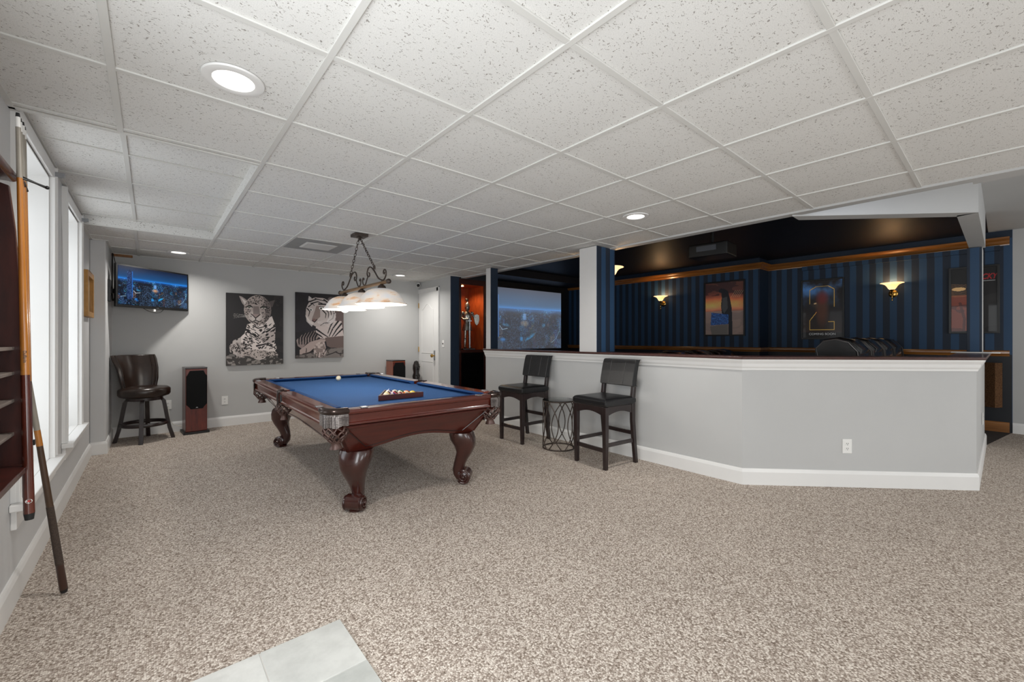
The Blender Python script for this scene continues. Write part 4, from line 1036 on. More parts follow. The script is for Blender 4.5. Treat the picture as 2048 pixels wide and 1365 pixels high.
# ================================================================== ANIMAL CANVASES
def jaguar():
    a = Art(190, 270, .70, (34, 32, 33), 11); U = lambda x: (x-95)/895; V = lambda y: (y-140)/1120
    def P(pts): return [(U(x), V(y)) for x, y in pts]
    n1 = a.noise(14, 3); a.fill((a.U > .82) & (n1 > .5), (52, 46, 46), .6)
    body = a.poly(P([(410, 620), (370, 760), (300, 830), (200, 870), (140, 960), (150, 1050), (240, 1100), (270, 1180), (420, 1230), (640, 1200), (860, 1170), (900, 1100), (850, 1040), (880, 1000), (850, 900), (860, 640), (800, 480), (700, 540), (500, 590)]))
    fur = (214, 203, 198); a.fill(body, fur)
    shade = a.noise(5, 3)
    a.fill(body & (shade > .58), (168, 156, 152), .7)
    a.fill(body & (a.U < .25), (150, 142, 138), .5)
    rng = a.rng
    # rosettes on the flank and forearm
    for _ in range(105):
        x, y = rng.uniform(150, 480), rng.uniform(850, 1220)
        rx = rng.uniform(10, 20)
        e = a.ell(U(x), V(y), rx/895, rx*.8/1120, rng.uniform(0, 3)); a.fill(e & body, (30, 26, 26))
        if rx > 15: a.fill(a.ell(U(x), V(y), rx*.5/895, rx*.4/1120) & body, (176, 164, 158))
    # chest streaks: elongated spots flowing to the centre line
    for i in range(150):
        x, y = rng.uniform(360, 870), rng.uniform(600, 1010); cx = 600
        ang = math.atan2(.55*(1 if x < cx else -1), 1)*1.0
        ang = (.62 if x < cx else -.62)+rng.uniform(-.2, .2)
        ln = rng.uniform(14, 34); e = a.ell(U(x), V(y), ln/895, rng.uniform(5, 9)/1120, ang)
        a.fill(e & body, (28, 24, 25))
    for pts, w_ in (([(395, 700), (470, 770), (560, 810), (600, 790)], .010), ([(850, 640), (760, 700), (690, 740)], .010), ([(500, 640), (580, 680), (680, 650), (710, 600)], .009), ([(420, 630), (450, 660)], .008), ([(640, 760), (720, 720)], .007)):
        a.fill(a.line(P(pts), w_, w_*.5) & body, (26, 22, 23))
    # paws
    for cx, cy, rx, ry in ((660, 1090, 95, 60), (800, 1110, 100, 62), (520, 1100, 190, 85)):
        e = a.ell(U(cx), V(cy), rx/895, ry/1120); a.fill(e, (178, 166, 160), .9)
        for _ in range(60):
            x, y = rng.uniform(cx-rx, cx+rx), rng.uniform(cy-ry, cy+ry); a.fill(a.ell(U(x), V(y), rng.uniform(6, 12)/895, rng.uniform(5, 9)/1120, rng.uniform(0, 3)) & e, (34, 30, 30))
    a.fill(a.line(P([(560, 960), (700, 930), (860, 1000)]), .014, .006), (44, 38, 38))
    # rock
    rk_ = a.V > .90+.03*np.sin(a.U*14)-.04*((a.U < .2)); nn = a.noise(26, 3)
    a.fill(rk_, (60, 56, 54)); a.fill(rk_ & (nn > .55), (150, 144, 138), .8); a.fill((a.U < .14) & (a.V > .84) & (nn > .5), (140, 134, 130), .7)
    # head
    head = a.ell(U(575), V(390), 215/895, 235/1120); 
    a.fill(a.poly(P([(285, 180), (330, 190), (440, 265), (380, 350), (330, 290)])), (150, 140, 136)); a.fill(a.poly(P([(320, 210), (410, 270), (370, 310)])), (196, 188, 184))
    a.fill(a.poly(P([(740, 250), (850, 215), (810, 330), (760, 340)])), (84, 76, 74))
    a.fill(head, (160, 148, 143)); a.fill(a.ell(U(540), V(500), 130/895, 110/1120, 0, .8) , (205, 195, 190), .8)
    a.fill(head & (a.U > U(690)), (74, 66, 66), .55)
    for _ in range(330):
        t = rng.uniform(0, 2*math.pi); q = math.sqrt(rng.uniform(.05, 1)); x, y = 575+205*q*math.cos(t), 390+225*q*math.sin(t)
        if 470 < x < 640 and 300 < y < 560: continue
        a.fill(a.ell(U(x), V(y), rng.uniform(5, 10)/895, rng.uniform(4, 8)/1120, rng.uniform(0, 3)) & head, (30, 26, 26))
    a.fill(a.poly(P([(500, 330), (590, 330), (610, 460), (560, 500), (500, 470)])), (104, 94, 92), .8)
    a.fill(a.poly(P([(470, 455), (610, 455), (580, 500), (540, 525), (505, 495)])), (150, 132, 128)); a.fill(a.line(P([(470, 455), (520, 500), (540, 520), (560, 500), (610, 460)]), .006), (26, 20, 20))
    a.fill(a.line(P([(540, 520), (540, 550), (480, 580), (450, 560)]), .006, .004), (34, 28, 28)); a.fill(a.line(P([(540, 550), (600, 575), (640, 545)]), .006, .004), (34, 28, 28))
    for ex, s in ((440, 1), (665, -1)):
        a.fill(a.ell(U(ex), V(345), 46/895, 24/1120), (206, 198, 192)); a.fill(a.line(P([(ex-45, 350), (ex, 322), (ex+45, 345)]), .009), (18, 16, 16)); a.fill(a.ell(U(ex), V(350), 26/895, 13/1120), (110, 112, 104)); a.fill(a.ell(U(ex), V(350), 9/895, 11/1120), (10, 10, 10))
    for k in range(5): a.fill(a.line(P([(440, 480+k*8), (330, 470+k*9), (200, 455+k*18)]), .0022, .001), (170, 164, 160), .8)
    return a
def tiger():
    a = Art(190, 270, .705, (28, 25, 28), 12); U = lambda x: (x-1190)/745; V = lambda y: (y-135)/1015
    def P(pts): return [(U(x), V(y)) for x, y in pts]
    rng = a.rng; n1 = a.noise(10, 3)
    a.fill((n1 > .5) & (a.V < .6), (40, 36, 46), .5)
    a.fill(a.poly(P([(1700, 420), (1935, 380), (1935, 880), (1600, 900), (1500, 700)])), (96, 80, 78))
    fl = a.poly(P([(1200, 870), (1300, 770), (1480, 720), (1560, 800), (1500, 860), (1350, 920), (1280, 1000), (1220, 960)])); a.fill(fl, (142, 126, 122))
    for k in range(7):
        x = 1230+k*40; a.fill(a.line(P([(x+60, 740), (x+10, 830), (x+10, 930)]), .014, .008) & fl, (24, 20, 22))
    ch_ = a.poly(P([(1490, 640), (1700, 560), (1900, 560), (1935, 800), (1700, 860), (1560, 840), (1490, 760)])); a.fill(ch_, (196, 182, 178))
    for pts in ([(1500, 700), (1600, 770), (1680, 820)], [(1490, 760), (1560, 800), (1600, 830)], [(1850, 560), (1760, 680), (1700, 810)], [(1900, 600), (1820, 700), (1750, 810)], [(1925, 680), (1850, 750), (1790, 810)], [(1760, 570), (1720, 650), (1680, 760)]):
        a.fill(a.line(P(pts), .014, .006) & ch_, (26, 22, 24))
    arm = a.poly(P([(1640, 830), (1935, 800), (1935, 1000), (1720, 990), (1600, 930)])); a.fill(arm, (104, 88, 84))
    arm2 = a.poly(P([(1560, 850), (1640, 860), (1640, 940), (1480, 1010), (1340, 1090), (1250, 1090), (1250, 1020), (1400, 900)])); a.fill(arm2, (172, 154, 148))
    a.fill(arm2 & (a.noise(9, 2) > .55), (120, 104, 100), .6)
    a.fill(a.line(P([(1290, 1090), (1400, 1060), (1470, 1000)]), .008), (34, 28, 30)); a.fill(a.line(P([(1350, 1000), (1345, 1060)]), .006), (50, 42, 42))
    rk_ = a.poly(P([(1180, 1170), (1180, 1110), (1330, 1090), (1660, 1010), (1935, 990), (1935, 1170)])); nn = a.noise(22, 3)
    a.fill(rk_, (120, 112, 108)); a.fill(rk_ & (nn > .56), (64, 58, 56), .8)
    a.fill(a.line(P([(1660, 1110), (1760, 1080), (1800, 1060), (1860, 1090), (1935, 1080)]), .007), (30, 26, 26))
    paw = a.ell(U(1560), V(1020), 100/745, 125/1015, .1); a.fill(paw, (190, 174, 168)); a.fill(paw & (a.noise(30, 2) > .55), (110, 96, 92), .7)
    for x in (1490, 1530, 1575, 1610): a.fill(a.line(P([(x, 1070), (x-8, 1135)]), .005), (26, 22, 22))
    a.fill(a.line(P([(1640, 900), (1660, 1000), (1630, 1060)]), .012, .006), (22, 20, 28))
    head = a.poly(P([(1395, 240), (1480, 200), (1620, 205), (1720, 260), (1790, 400), (1810, 500), (1760, 590), (1620, 650), (1500, 660), (1380, 600), (1335, 500), (1345, 380)]))
    a.fill(a.poly(P([(1385, 180), (1430, 215), (1400, 290), (1375, 250)])), (190, 184, 182)); a.fill(a.ell(U(1730), V(230), 55/745, 50/1015), (96, 88, 88)); a.fill(a.ell(U(1725), V(240), 30/745, 28/1015), (180, 172, 170))
    a.fill(head, (186, 174, 170))
    a.fill(a.poly(P([(1500, 330), (1560, 330), (1560, 500), (1470, 590), (1430, 540), (1470, 430)])), (112, 94, 88), .7)
    for pts, w_ in (([(1400, 270), (1500, 225), (1640, 250)], .011), ([(1420, 300), (1520, 265), (1620, 300)], .010), ([(1380, 350), (1440, 300), (1470, 330)], .009), ([(1540, 300), (1640, 300), (1720, 380), (1740, 480)], .012),
                    ([(1620, 230), (1720, 300), (1770, 420)], .012), ([(1560, 340), (1620, 350), (1690, 430), (1690, 520)], .010), ([(1360, 380), (1400, 420), (1380, 500)], .010), ([(1600, 400), (1650, 450), (1640, 520)], .010),
                    ([(1780, 440), (1760, 520), (1690, 570)], .010), ([(1390, 260), (1360, 330)], .008), ([(1480, 215), (1560, 240)], .008), ([(1700, 590), (1620, 600), (1560, 640)], .008)):
        a.fill(a.line(P(pts), w_, w_*.4) & head, (20, 18, 20))
    a.fill(a.ell(U(1575), V(365), 34/745, 24/1015), (216, 212, 208)); a.fill(a.ell(U(1572), V(368), 14/745, 14/1015), (14, 12, 12))
    a.fill(a.ell(U(1420), V(395), 28/745, 22/1015), (206, 202, 198)); a.fill(a.ell(U(1416), V(398), 12/745, 13/1015), (14, 12, 12))
    a.fill(a.ell(U(1465), V(560), 34/745, 26/1015), (120, 92, 90)); a.fill(a.line(P([(1440, 560), (1470, 590), (1510, 545)]), .006), (24, 18, 18))
    a.fill(a.poly(P([(1340, 480), (1400, 560), (1460, 600), (1430, 660), (1350, 580)])), (214, 206, 202), .8)
    a.fill(a.poly(P([(1700, 480), (1810, 430), (1800, 560), (1720, 620), (1660, 580)])), (210, 202, 200), .7)
    for k in range(4): a.fill(a.line(P([(1520, 580+k*6), (1650, 555+k*25), (1780, 590+k*34)]), .0022, .001), (226, 222, 220), .8)
    return a
M['canvas'] = art_mat('canvas_print', 0, .7); M['canvasedge'] = mat('canvas_edge', (34, 31, 31), .8)
for lab, art, x0, x1, z0, z1 in (('black and white canvas of a reclining jaguar on the back wall', jaguar(), .785, 1.49, -.374, .634), ('black and white canvas of a tiger with crossed paws, right of the jaguar canvas', tiger(), 1.657, 2.366, -.30, .704)):
    c = thing('canvas_picture', lab, 'picture', ((x0+x1)/2, YB, (z0+z1)/2+H), 0, 'animal canvases on the back wall')
    put('stretcher_frame', MB().box(-(x1-x0)/2, (x1-x0)/2, -.032, 0, -(z1-z0)/2, (z1-z0)/2), M['canvasedge'], c)
    put_art('print', art, x1-x0, z1-z0, M['canvas'], c, (0, -.033, 0))
# small gold frame on the left wall
gf = thing('picture_frame', 'small gold framed picture on the left wall past the second window', 'picture', (XL, 5.77, .425+H))
put('frame', MB().sweep([(0, 0), (.03, 0), (.03, .05), (0, .05)], [(0, 0, 0)], False) if False else MB().box(0, .04, -.27, -.21, -.215, .215).box(0, .04, .21, .27, -.215, .215).box(0, .04, -.21, .21, .165, .215).box(0, .04, -.21, .21, -.215, -.165), M['goldframe'], gf, bevel=.004)
put('print', MB().box(.003, .012, -.21, .21, -.165, .165), mat('pale_mat_board', (150, 128, 92), .6, var=.3), gf)

# ================================================================== CUE RACK AND CUES
yp = 2.34; xf = -.355
CR = thing('cue_rack', 'dark mahogany wall rack with shelves of pool accessories at the left edge', 'cue rack', (0, 0, 0))
prof2 = [(XL, .74), (xf, .74), (xf+.004, 1.0), (xf-.004, 1.3), (xf-.02, 1.6), (xf-.035, 1.76), (XL, 1.79)]
for y in (yp, 1.72): put('side_panel', MB().prism([(p[0], p[1]) for p in prof2], 1, y, y+.02), M['rack'], CR, bevel=.002)
put('back_panel', MB().box(XL, XL+.012, 1.74, yp, .76, 1.78), M['rack'], CR)
for k, z in enumerate((.865, .985, 1.085, 1.175)):
    sh = put('shelf', MB().box(XL+.012, xf-.022, 1.74, yp, z-.012, z), M['greyrail'], CR, bevel=.002)
put('bottom_shelf', MB().box(XL, xf+.015, 1.70, yp+.03, .725, .745), M['rack'], CR, bevel=.003)
put('top_rail', MB().cyl((xf-.035, 1.7, 1.80), (xf-.035, yp+.035, 1.80), .018, n=14).box(XL, xf-.03, 1.70, yp+.02, 1.78, 1.795), M['rack'], CR, smooth=40)
put('cue_clip', MB().tube([(xf-.04, yp+.02, 1.80), (xf+.0, yp+.06, 1.805), (xf+.05, yp+.07, 1.79)], .004, 6).tube([(xf-.06, yp+.03, 1.8), (xf-.01, yp+.05, 1.81), (xf+.045, yp+.10, 1.795)], .004, 6).ball((xf+.05, yp+.07, 1.79), .007).tube([(xf-.06, yp+.03, 1.8), (-.372, yp+.12, 1.81), (-.378, yp+.22, 1.80)], .004, 6), M['dark'], CR, smooth=60)
ck = put('chalk_cube', MB().box(-.011, .011, -.011, .011, 0, .022), [M['red']], None, bevel=.002, loc=(xf-.045, 2.16, 1.175))
tag(ck, 'small red chalk cube on the upper shelf of the cue rack', 'chalk')
tag(put('chalk_cube', MB().box(-.011, .011, -.011, .011, 0, .022), M['dark'], None, bevel=.002, loc=(xf-.045, 2.14, .865)), 'small black chalk cube on the lowest shelf of the cue rack', 'chalk')
def cue(name, label, butt, tip, style, group='pool cues by the rack'):
    b, t = Vector(butt), Vector(tip); L_ = (t-b).length; u = (t-b).normalized()
    q = thing(name, label, 'cue', b, 0, group)
    def seg(nm, f0, f1, r0, r1, m, par=q):
        return put(nm, MB().tube([u*L_*f0, u*L_*f1], [r0, r1], 20), m, par, smooth=40)
    rad = lambda f: .0148-(.0148-.0062)*f
    if style == 'brown':
        seg('bumper', 0, .016, .0115, .0145, M['rubber']); bt = seg('butt', .016, .355, rad(0), rad(.355), M['cuebrown'])
        seg('shaft', .355, .965, rad(.355), rad(.965), M['maple'])
        seg('shaft_end', .84, .965, rad(.84)+.0003, rad(.965)+.0003, M['cuegrey'])
    elif style == 'wrap':
        seg('bumper', 0, .012, .0115, .0145, M['rubber']); seg('butt', .012, .10, rad(0), rad(.1), mat('dark_cue_butt', (58, 36, 28), .3)); seg('wrap', .10, .30, rad(.1)+.0006, rad(.3)+.0006, M['cuedark'])
        seg('forearm', .30, .50, rad(.3), rad(.50), mat('dark_forearm', (66, 48, 34), .3, var=.4)); seg('collar', .50, .55, rad(.50)+.0003, rad(.55)+.0003, M['maple']); seg('shaft', .55, .965, rad(.55), rad(.965), M['cuegrey'])
    else:
        seg('butt', 0, .3, rad(0), rad(.3), M['cuebrown']); seg('shaft', .3, .84, rad(.3), rad(.84), M['maple']); seg('shaft_end', .84, .965, rad(.84), rad(.965), M['cuegrey'])
    seg('ferrule', .965, .99, rad(.965)+.0003, rad(.99)+.0003, M['chrome'] if False else M['outlet']); seg('tip', .99, 1, rad(.99), .005, M['dark'])
    return q, u, L_
q, u, L_ = cue('pool_cue', 'maple pool cue with a reddish brown butt hanging in front of the others', (-.333, 2.288, .552), (-.366, 2.322, 2.022), 'brown')
vw = Vector((.0, 0, 0))-Vector((-.33, 2.3, 0)); vw.z = 0; vw.normalize(); rt = Vector((0, 0, 1)).cross(vw)
f = .047; ctr_ = u*L_*f
put('medallion', MB().add([tuple(ctr_+vw*.0149+(rt*.009*math.cos(a)+u*.0075*math.sin(a))-vw*(.0148-math.sqrt(.0148**2-(.009*math.cos(a))**2))) for a in [2*math.pi*i/20 for i in range(20)]], [tuple(range(20))]), M['outlet'], q)
leaf = [(0, 1), (.22, .55), (.5, .65), (.42, .3), (.85, .35), (.65, 0), (.8, -.2), (.3, -.35), (.06, -.35), (.05, -.8), (-.05, -.8), (-.06, -.35), (-.3, -.35), (-.8, -.2), (-.65, 0), (-.85, .35), (-.42, .3), (-.5, .65), (-.22, .55)]
put('leaf_mark', MB().add([tuple(ctr_+vw*.0152+rt*x*.0052+u*z*.0055) for x, z in leaf], [tuple(range(len(leaf)))]), M['red'], q)
text('lettering', 'Dufferin', .013, M['dark'], q, frame_mtx(tuple(u*L_*.40+vw*.0116), -u, rt), .0002)
cue('pool_cue', 'second maple pool cue just behind the foremost one', (-.358, 2.435, .60), (-.375, 2.409, 2.035), 'x')
cue('pool_cue', 'third pool cue from the rack with a greyed tip', (-.362, 2.475, .60), (-.385, 2.518, 2.06), 'x')
cue('pool_cue', 'rearmost upright pool cue beside the window casing', (-.368, 2.515, .60), (-.390, 2.578, 2.063), 'x')
cb_, ct_ = Vector((-.31, 2.878, .012)), Vector((-.46, 2.63, .508+H)); ud = (ct_-cb_).normalized()
cue('pool_cue', 'leaning pool cue with a dark linen wrap, its butt on the carpet', cb_, cb_+ud*1.46, 'wrap')
struct('wall_left_bracket', MB().box(XL, xf+.02, 2.395, 2.41, .80, .82), M['dark'])

# ================================================================== THEATRE
# screen
scn = thing('projection_screen', 'large projection screen with a faded blue city skyline and black border', 'screen', (6.37, YB+.02, 0))
put('border', MB().box(-1.33, 1.33, 0, .05, H-.36, H+1.22), M['dark'], scn)
cm = art_mat('projected_image', .72, .9)
put_art('screen_surface', city(330, 184, 1.8, True), 2.39, 1.33, cm, scn, (0, -.004, H+.437))
for l in list(cm.node_tree.links):
    if l.to_socket.name == 'Base Color': cm.node_tree.links.remove(l)
cm.node_tree.nodes['Principled BSDF'].inputs['Base Color'].default_value = (.25, .25, .26, 1)
# display cabinet with knight
KC = thing('display_cabinet', 'mahogany display cabinet with a lit upper niche beside the screen', 'cabinet', (0, 5.93, 0))
x0, x1, dp = 3.905, 4.49, .5; zsh = -.19+H; ztp = 1.01+H
put('stile', MB().box(x0, x0+.055, 0, .02, 0, ztp), M['mahogz'], KC, bevel=.002)
put('stile', MB().box(x1-.055, x1, 0, .02, 0, ztp), M['mahogz'], KC, bevel=.002)
put('top_rail', MB().box(x0+.055, x1-.055, 0, .02, ztp-.09, ztp), M['mahogz'], KC)
put('shelf', MB().box(x0+.02, x1-.02, -.012, dp, zsh-.05, zsh), M['mahogz'], KC, bevel=.003)
put('niche', MB().box(x0+.02, x0+.04, .02, dp, zsh, ztp-.09).box(x1-.05, x1-.03, .02, dp, zsh, ztp-.09).box(x0+.02, x1-.02, dp-.02, dp, zsh, ztp-.09).box(x0+.02, x1-.02, .02, dp, ztp-.09, ztp-.07), M['cabwood'], KC)
put('side_panel', MB().box(x0-.005, x0+.01, .0, dp, 0, ztp).box(x1-.01, x1+.005, 0, dp, 0, ztp), M['mahogz'], KC)
put('glass_door', MB().box(x0+.055, x1-.055, .004, .012, .08, zsh-.05), M['darkgloss'], KC)
put('puck_light', MB().lathe([(.001, ztp-.1), (.03, ztp-.1), (.03, ztp-.093)], (x0+.2, .2, 0), 16), emis('puck_light_glow', (255, 200, 140), 12), KC)
ql = bpy.data.lights.new('puck_lamp', 'SPOT'); ql.energy = 16; ql.color = (1, .72, .42); ql.spot_size = R(150); ql.spot_blend = .6; ql.shadow_soft_size = .02
qo = bpy.data.objects.new('puck_lamp', ql); col.objects.link(qo); qo.location = (x0+.22, 5.93+.18, ztp-.105)
struct('wall_above_cabinet', MB().box(XD+.16, 4.56, 5.935, 5.95, ztp, HC).box(4.495, 4.56, 5.93, YB+.1, 0, HC), M['navyceil'])
kn = thing('knight_figurine', 'pewter armoured knight figurine with a shield standing in the lit niche', 'figurine', (4.20, 6.10, zsh), R(-12))
put('base', MB().box(-.10, .12, -.07, .09, 0, .02), M['darkstatue'], kn, bevel=.004)
for s in (-1, 1):
    m = MB().tube([(s*.045, -.03, .03), (s*.045, .0, .045), (s*.045, .005, .06)], [.018, .026, .022], 10)
    m.tube([(s*.045, .005, .05), (s*.044, 0, .17), (s*.042, 0, .20), (s*.04, 0, .34)], [.017, .024, .019, .028], 12)
    m.lathe([(.026, -.01), (.03, 0), (.026, .01)], (s*.043, 0, .19), 12)
    put('leg', m, M['pewter'], kn, smooth=40)
put('mail_skirt', MB().lathe([(.085, .33), (.095, .335), (.078, .42), (.058, .48), (.001, .48)], n=20, sy=.75), M['pewter'], kn, smooth=40)
put('torso', MB().lathe([(.056, .46), (.072, .52), (.082, .59), (.07, .645), (.03, .665), (.022, .69)], n=20, sy=.78), M['pewter'], kn, smooth=50)
for s in (-1, 1):
    m = MB().ball((s*.088, 0, .635), .036, .034, .03).tube([(s*.095, 0, .63), (s*.125, -.01, .56), (s*(.10 if s < 0 else .11), -.07, .52), (s*(.03 if s < 0 else .10), -.10, .535)], [.022, .022, .019, .014], 10)
    put('arm', m, M['pewter'], kn, smooth=50)
hl = put('helmet', MB().lathe([(.028, .68), (.042, .70), (.048, .74), (.044, .78), (.028, .81), (.006, .825)], n=18).tube([(0, -.052, .73), (0, -.045, .79), (0, 0, .835), (0, .05, .80)], .005, 6), M['pewter'], kn, smooth=50)
put('visor', MB().box(-.03, .03, -.052, -.035, .735, .748), M['dark'], hl)
put('plume', MB().tube([(0, .0, .83), (0, .01, .87), (0, .045, .885), (0, .07, .86)], [.012, .022, .02, .006], 8), M['darkstatue'], kn, smooth=50)
shp = [(-.045, .60), (0, .615), (.045, .60), (.05, .52), (.03, .45), (0, .415), (-.03, .45), (-.05, .52)]
put('shield', MB().prism([(.125+a, b) for a, b in shp], 1, -.125, -.112), M['pewter'], kn, bevel=.003)
put('sword', MB().box(-.006, .006, -.108, -.10, .03, .54).box(-.035, .035, -.11, -.098, .49, .502), M['chrome'], kn)

# sconces
def sconce(label, loc, rot):
    """projects towards local -x from the wall at x=0; cup centre at height 0"""
    t = thing('wall_sconce', label, 'wall lamp', loc, rot, 'brass wall sconces in the theatre')
    m = MB(); pl = put('back_plate', MB().lathe([(.001, .018), (.03, .016), (.05, .01), (.056, 0)], n=24), M['brass'], t, smooth=50)
    pl.rotation_euler = (0, R(-90), 0); pl.location = (0, 0, -.08)
    put('arm', MB().tube(smoothpath([(-.01, 0, -.08), (-.07, 0, -.10), (-.11, 0, -.08), (-.11, 0, -.03)]), .007, 8).lathe([(.008, -.19), (.011, -.185), (.006, -.17), (.006, -.1), (.014, -.09), (.012, -.05), (.022, -.04), (.03, -.028)], (-.11, 0, 0), 14), M['brass'], t, smooth=50)
    pr = [(.028, -.03), (.045, -.01), (.06, .02), (.08, .045), (.115, .062), (.135, .067)]
    put('glass_cup', MB().lathe(pr+[(r-.004, z+.004) for r, z in pr[::-1]], (-.11, 0, 0), 28), M['amber'], t, smooth=50)
    return t
SC = [((XJ, 4.51, .79+H), 0, 'lit amber sconce left of the sunset poster'), ((XP, 1.06, .745+H), 0, 'lit amber sconce between the two right-hand posters')]
s0 = sconce(SC[0][2], SC[0][0], 0); dup(s0, SC[1][0], 0, SC[1][2]); dup(s0, (4.054, 3.03, .79+H-.01), R(180), 'lit amber sconce peeking out behind the striped pillar')
for loc, sg in ((SC[0][0], -1), (SC[1][0], -1), ((4.06, 3.03, .79+H), 1)):
    q = bpy.data.lights.new('sconce_lamp', 'POINT'); q.energy = 3.5; q.color = (1, .66, .34); q.shadow_soft_size = .03
    qo = bpy.data.objects.new('sconce_lamp', q); col.objects.link(qo); qo.location = (loc[0]+sg*.11, loc[1], loc[2]+.06)
# posters
def poster_sunset():
    a = Art(120, 165, .71, (120, 96, 84), 21); n = a.noise(4, 4, .5); n2 = a.noise(8, 3, .4)  # picture partly copies reflections in the poster glass, painted into its colours
    t = a.V
    a.c = np.stack([60+150*np.exp(-((t-.42)/.14)**2)*(.5+n)+30*n, 40+100*np.exp(-((t-.43)/.13)**2)*(.4+n)+14*n, 42+46*np.exp(-((t-.46)/.16)**2)*(.4+n)], -1)/255
    a.fill(t > .55, (128, 112, 104), .85); a.fill((t > .55) & (n2 > .55), (100, 88, 84), .4)
    a.fill((t < .25) & (n2 > .5), (38, 26, 30), .6)
    for k in range(5): a.fill(a.line([(.68+k*.05, .3), (.8+k*.05, .17)], .003), (190, 160, 120), .6)
    a.fill(a.poly([(.36, .14), (.42, .11), (.52, .13), (.6, .17), (.65, .3), (.7, .5), (.71, .66), (.72, 1), (.62, 1), (.62, .7), (.45, .62), (.42, .45), (.44, .3), (.43, .2), (.36, .18)]), (22, 24, 30), .93)
    a.fill(a.poly([(.46, .3), (.58, .28), (.6, .5), (.5, .6), (.44, .5)]), (70, 72, 72), .7)
    bl = a.poly([(.16, .57), (.62, .62), (.62, .8), (.14, .82)]); a.fill(bl, (24, 44, 92), .9); a.fill(bl & (a.rng.random(t.shape) < .25), (70, 130, 210), .8)
    a.fill(a.poly([(.12, .84), (.6, .8), (.6, 1), (.17, 1)]), (84, 80, 76), .9)
    a.c *= 1.45; return a
def poster_dark():
    a = Art(120, 165, .70, (20, 16, 18), 22); n = a.noise(5, 4); n2 = a.noise(12, 3)
    sky = np.clip((.52-a.V)/.4, 0, 1)*np.clip((n-.32)*2.2, 0, 1)
    a.c += (sky[..., None]*np.array([46, 92, 140])/255)
    a.fill(np.clip((a.V-.45)*2, 0, .8)*(.5+.5*n), (70, 46, 30), .6)
    # plain gold arch and panel outlines, generic decoration
    for pts in ([(.18, .4), (.18, .16), (.35, .1), (.65, .1), (.8, .16), (.8, .46)], [(.18, .86), (.18, .70), (.36, .55)], [(.18, .86), (.8, .86), (.8, .72), (.66, .72)]): a.fill(a.line(pts, .006), (196, 132, 62))
    a.fill(a.ell(.5, .5, .2, .36, 0, .9), (84, 48, 30), .7); a.fill(a.ell(.5, .3, .2, .14, 0, .9), (96, 26, 28), .6)
    a.fill(a.V > .9, (14, 12, 12), .8)
    a.c *= 1.55; return a
def poster_warm():
    a = Art(110, 165, .6, (16, 13, 14), 23); n = a.noise(6, 4, .4); n2 = a.noise(3, 4, .3)
    a.fill((a.V > .42) & (a.V < .99) & (a.U < .42), (140, 64, 44)); a.fill((a.V > .42) & (a.U < .42) & (n > .55), (92, 38, 30), .8)
    a.fill(a.line([(.2, .55), (.3, .8), (.28, 1)], .02), (84, 34, 28), .8)
    for k in range(9): a.fill(a.line([(0, .24+k*.024), (.3, .26+k*.022), (.5, .22+k*.024)], .007, .003), (196, 140, 90), .55)  # golden bands and the bright oval below: a reflection painted into the print
    a.fill(a.ell(.17, .32, .16, .03), (255, 206, 140)); a.fill((a.U > .6) & (a.V > .3) & (n2 > .5), (40, 38, 38), .7)
    return a
M['poster'] = art_mat('poster_print', 0, .5, .12)
def poster(label, xw, y0, y1, z0, z1, art):
    """hangs on a wall facing -x"""
    t = thing('framed_poster', label, 'poster', (xw, (y0+y1)/2, (z0+z1)/2+H), R(-90), 'framed posters on the theatre wall')
    w, h = (y1-y0)/2, (z1-z0)/2
    put('frame', MB().box(-w, -w+.025, -.03, 0, -h, h).box(w-.025, w, -.03, 0, -h, h).box(-w+.025, w-.025, -.03, 0, -h, -h+.025).box(-w+.025, w-.025, -.03, 0, h-.025, h), M['dark'], t, bevel=.002)
    put_art('print', art, 2*w-.05, 2*h-.05, M['poster'], t, (0, -.012, 0)); return t, w, h
poster('framed poster of an orange sunset sky with a dark leaning silhouette', XJ, 2.95, 3.67, .05, 1.05, poster_sunset())
p2, w2, h2 = poster('framed dark blue and gold COMING SOON poster', XP, 1.635, 2.22, -.01, .975, poster_dark())
M['whiteink'] = mat('white_ink', (225, 225, 225), .5, var=0); M['redink'] = mat('red_ink', (176, 34, 40), .5, var=0)
FM = lambda x, z: frame_mtx((x, -.0135, z), (1, 0, 0), (0, 0, 1))
text('lettering', 'COMING SOON', .05, M['whiteink'], p2, FM(0, -h2+.085), .0004, bold=.0008)
p3, w3, h3 = poster('framed warm-toned poster with a red title, half hidden by the end pillar', XP, .03, .49, .07, .965, poster_warm())
text('lettering', 'ROCKY', .10, M['redink'], p3, FM(.088, h3-.15) @ Matrix.Diagonal((.66, 1, 1, 1)), .0004, .3, bold=.003)
text('lettering', 'HIS WHOLE LIFE WAS A MILLION-TO-ONE SHOT', .012, M['whiteink'], p3, FM(.05, h3-.085), .0003) if False else None
put('rule_line', MB().box(-.01, .19, -.0136, -.0134, h3-.205, h3-.2), M['whiteink'], p3)

# projector
pj = thing('projector', 'black video projector hanging from the dark theatre ceiling', 'projector', (5.06, 2.25, 1.05+H), R(-90+5))
put('body', MB().box(-.22, .22, -.17, .17, -.09, .06), M['dark'], pj, bevel=.015)
put('lens', MB().tube([(.08, .17, -.01), (.08, .2, -.01)], .04, 20), M['darkgloss'], pj, smooth=40)
put('port_panel', MB().box(-.12, .1, -.175, -.17, -.03, .03), mat('port_panel_grey', (60, 64, 72), .5), pj)
put('ceiling_mount', MB().cyl((0, 0, .06), (0, 0, HC-1.05-H), .02).lathe([(.06, HC-1.05-H-.01), (.06, HC-1.05-H)], n=20), M['dark'], pj)
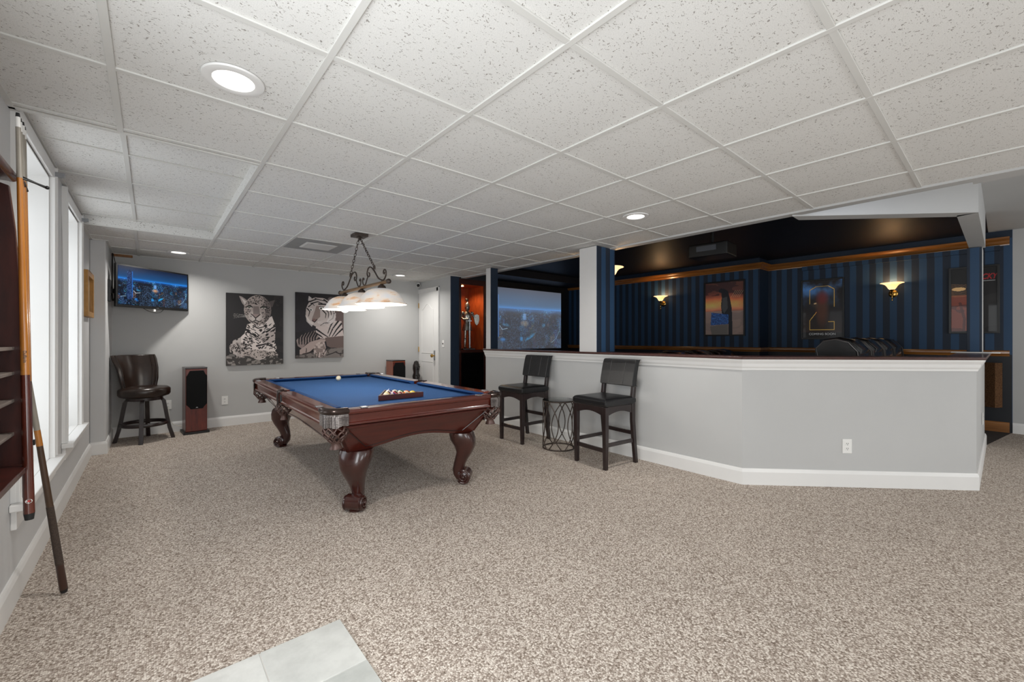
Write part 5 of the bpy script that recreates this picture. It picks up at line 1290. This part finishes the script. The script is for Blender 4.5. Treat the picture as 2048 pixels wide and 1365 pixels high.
# recliners
def recliner(label, loc, top, wd=.70):
    """faces +y; local origin on the floor under the seat centre"""
    t = thing('recliner', label, 'recliner', loc, 0, 'black leather theatre recliners'); k = top
    P = [(-.42, .35), (-.47, .7), (-.45, k-.12), (-.38, k-.03), (-.28, k), (-.18, k-.02), (-.12, k-.09), (-.14, k-.2), (-.2, k-.3), (-.16, .5), (-.2, .35)]
    rings = []
    for x, g in ((-wd/2, .03), (-wd/2+.03, .0), (wd/2-.03, .0), (wd/2, .03)):
        rings.append([(x, y*(1-g)-.28*g, z*(1-g*.6)+.6*g*k) for y, z in P])
    bk = put('backrest', MB().loft(rings), M['gloss_leather'], t, smooth=50)
    for x in (-wd/2+.02, wd/2-.02): put('piping', MB().tube([(x, y*1.005, z*1.003) for y, z in P[:8]], .008, 6), M['brownleather'], bk, smooth=50)
    rr = []
    for x, g in ((-wd*.3, .04), (-wd*.26, 0), (wd*.26, 0), (wd*.3, .04)):
        rr.append([(x, y+g*.2, z-g*.3) for y, z in [(-.44, k-.2), (-.46, k-.1), (-.38, k-.0), (-.28, k+.025), (-.16, k+.005), (-.09, k-.09), (-.1, k-.19)]])
    put('headrest', MB().loft(rr), M['gloss_leather'], t, smooth=50)
    put('seat', MB().box(-wd/2+.02, wd/2-.02, -.2, .42, .2, .48), M['blackleather'], t, bevel=.05)
    put('base', MB().box(-wd/2+.03, wd/2-.03, -.4, .4, .02, .35), M['blackleather'], t, bevel=.02)
    return t
xs_ = [5.50, 6.23, 6.93, 7.63]
r0 = recliner('black leather recliner nearest in the raised back row of the theatre', (xs_[0], 1.37, .15), 1.045, .68)
lb = ['second black leather recliner in the raised back row', 'third black leather recliner in the raised back row', 'farthest black leather recliner in the raised back row']
for x, l in zip(xs_[1:], lb): dup(r0, (x, 1.37, .15), None, l)
struct('floor_riser', MB().box(5.05, XP-.02, .45, 2.15, 0, .15), M['dcarpet'])
lb = ['front row black leather recliner nearest the bar, only its top showing', 'front row black leather recliner second from the bar, only its top showing', 'front row black leather recliner under the sunset poster, only its top showing']
for x, l in zip((5.7, 6.5, 7.3), lb): dup(r0, (x, 3.4, -.04), None, l)
# carpeted box near the theatre entrance and small board on the bar end
cbx = thing('speaker_box', 'brown carpet-covered speaker box hanging by the theatre entrance', 'speaker', (8.137, .185, 0), R(-30))
put('box', MB().box(-.06, .06, -.17, .17, .34, .90), M['carpetbox'], cbx, bevel=.004)
put('wall_bracket', MB().box(.06, .14, .06, .10, .6, .66), M['dark'], cbx)
tag(put('ledge_board', MB().box(6.35, 6.50, .02, .36, 1.0585, 1.068), M['outlet'], bevel=.002), 'thin white board lying across the far end of the bar cap', 'board')
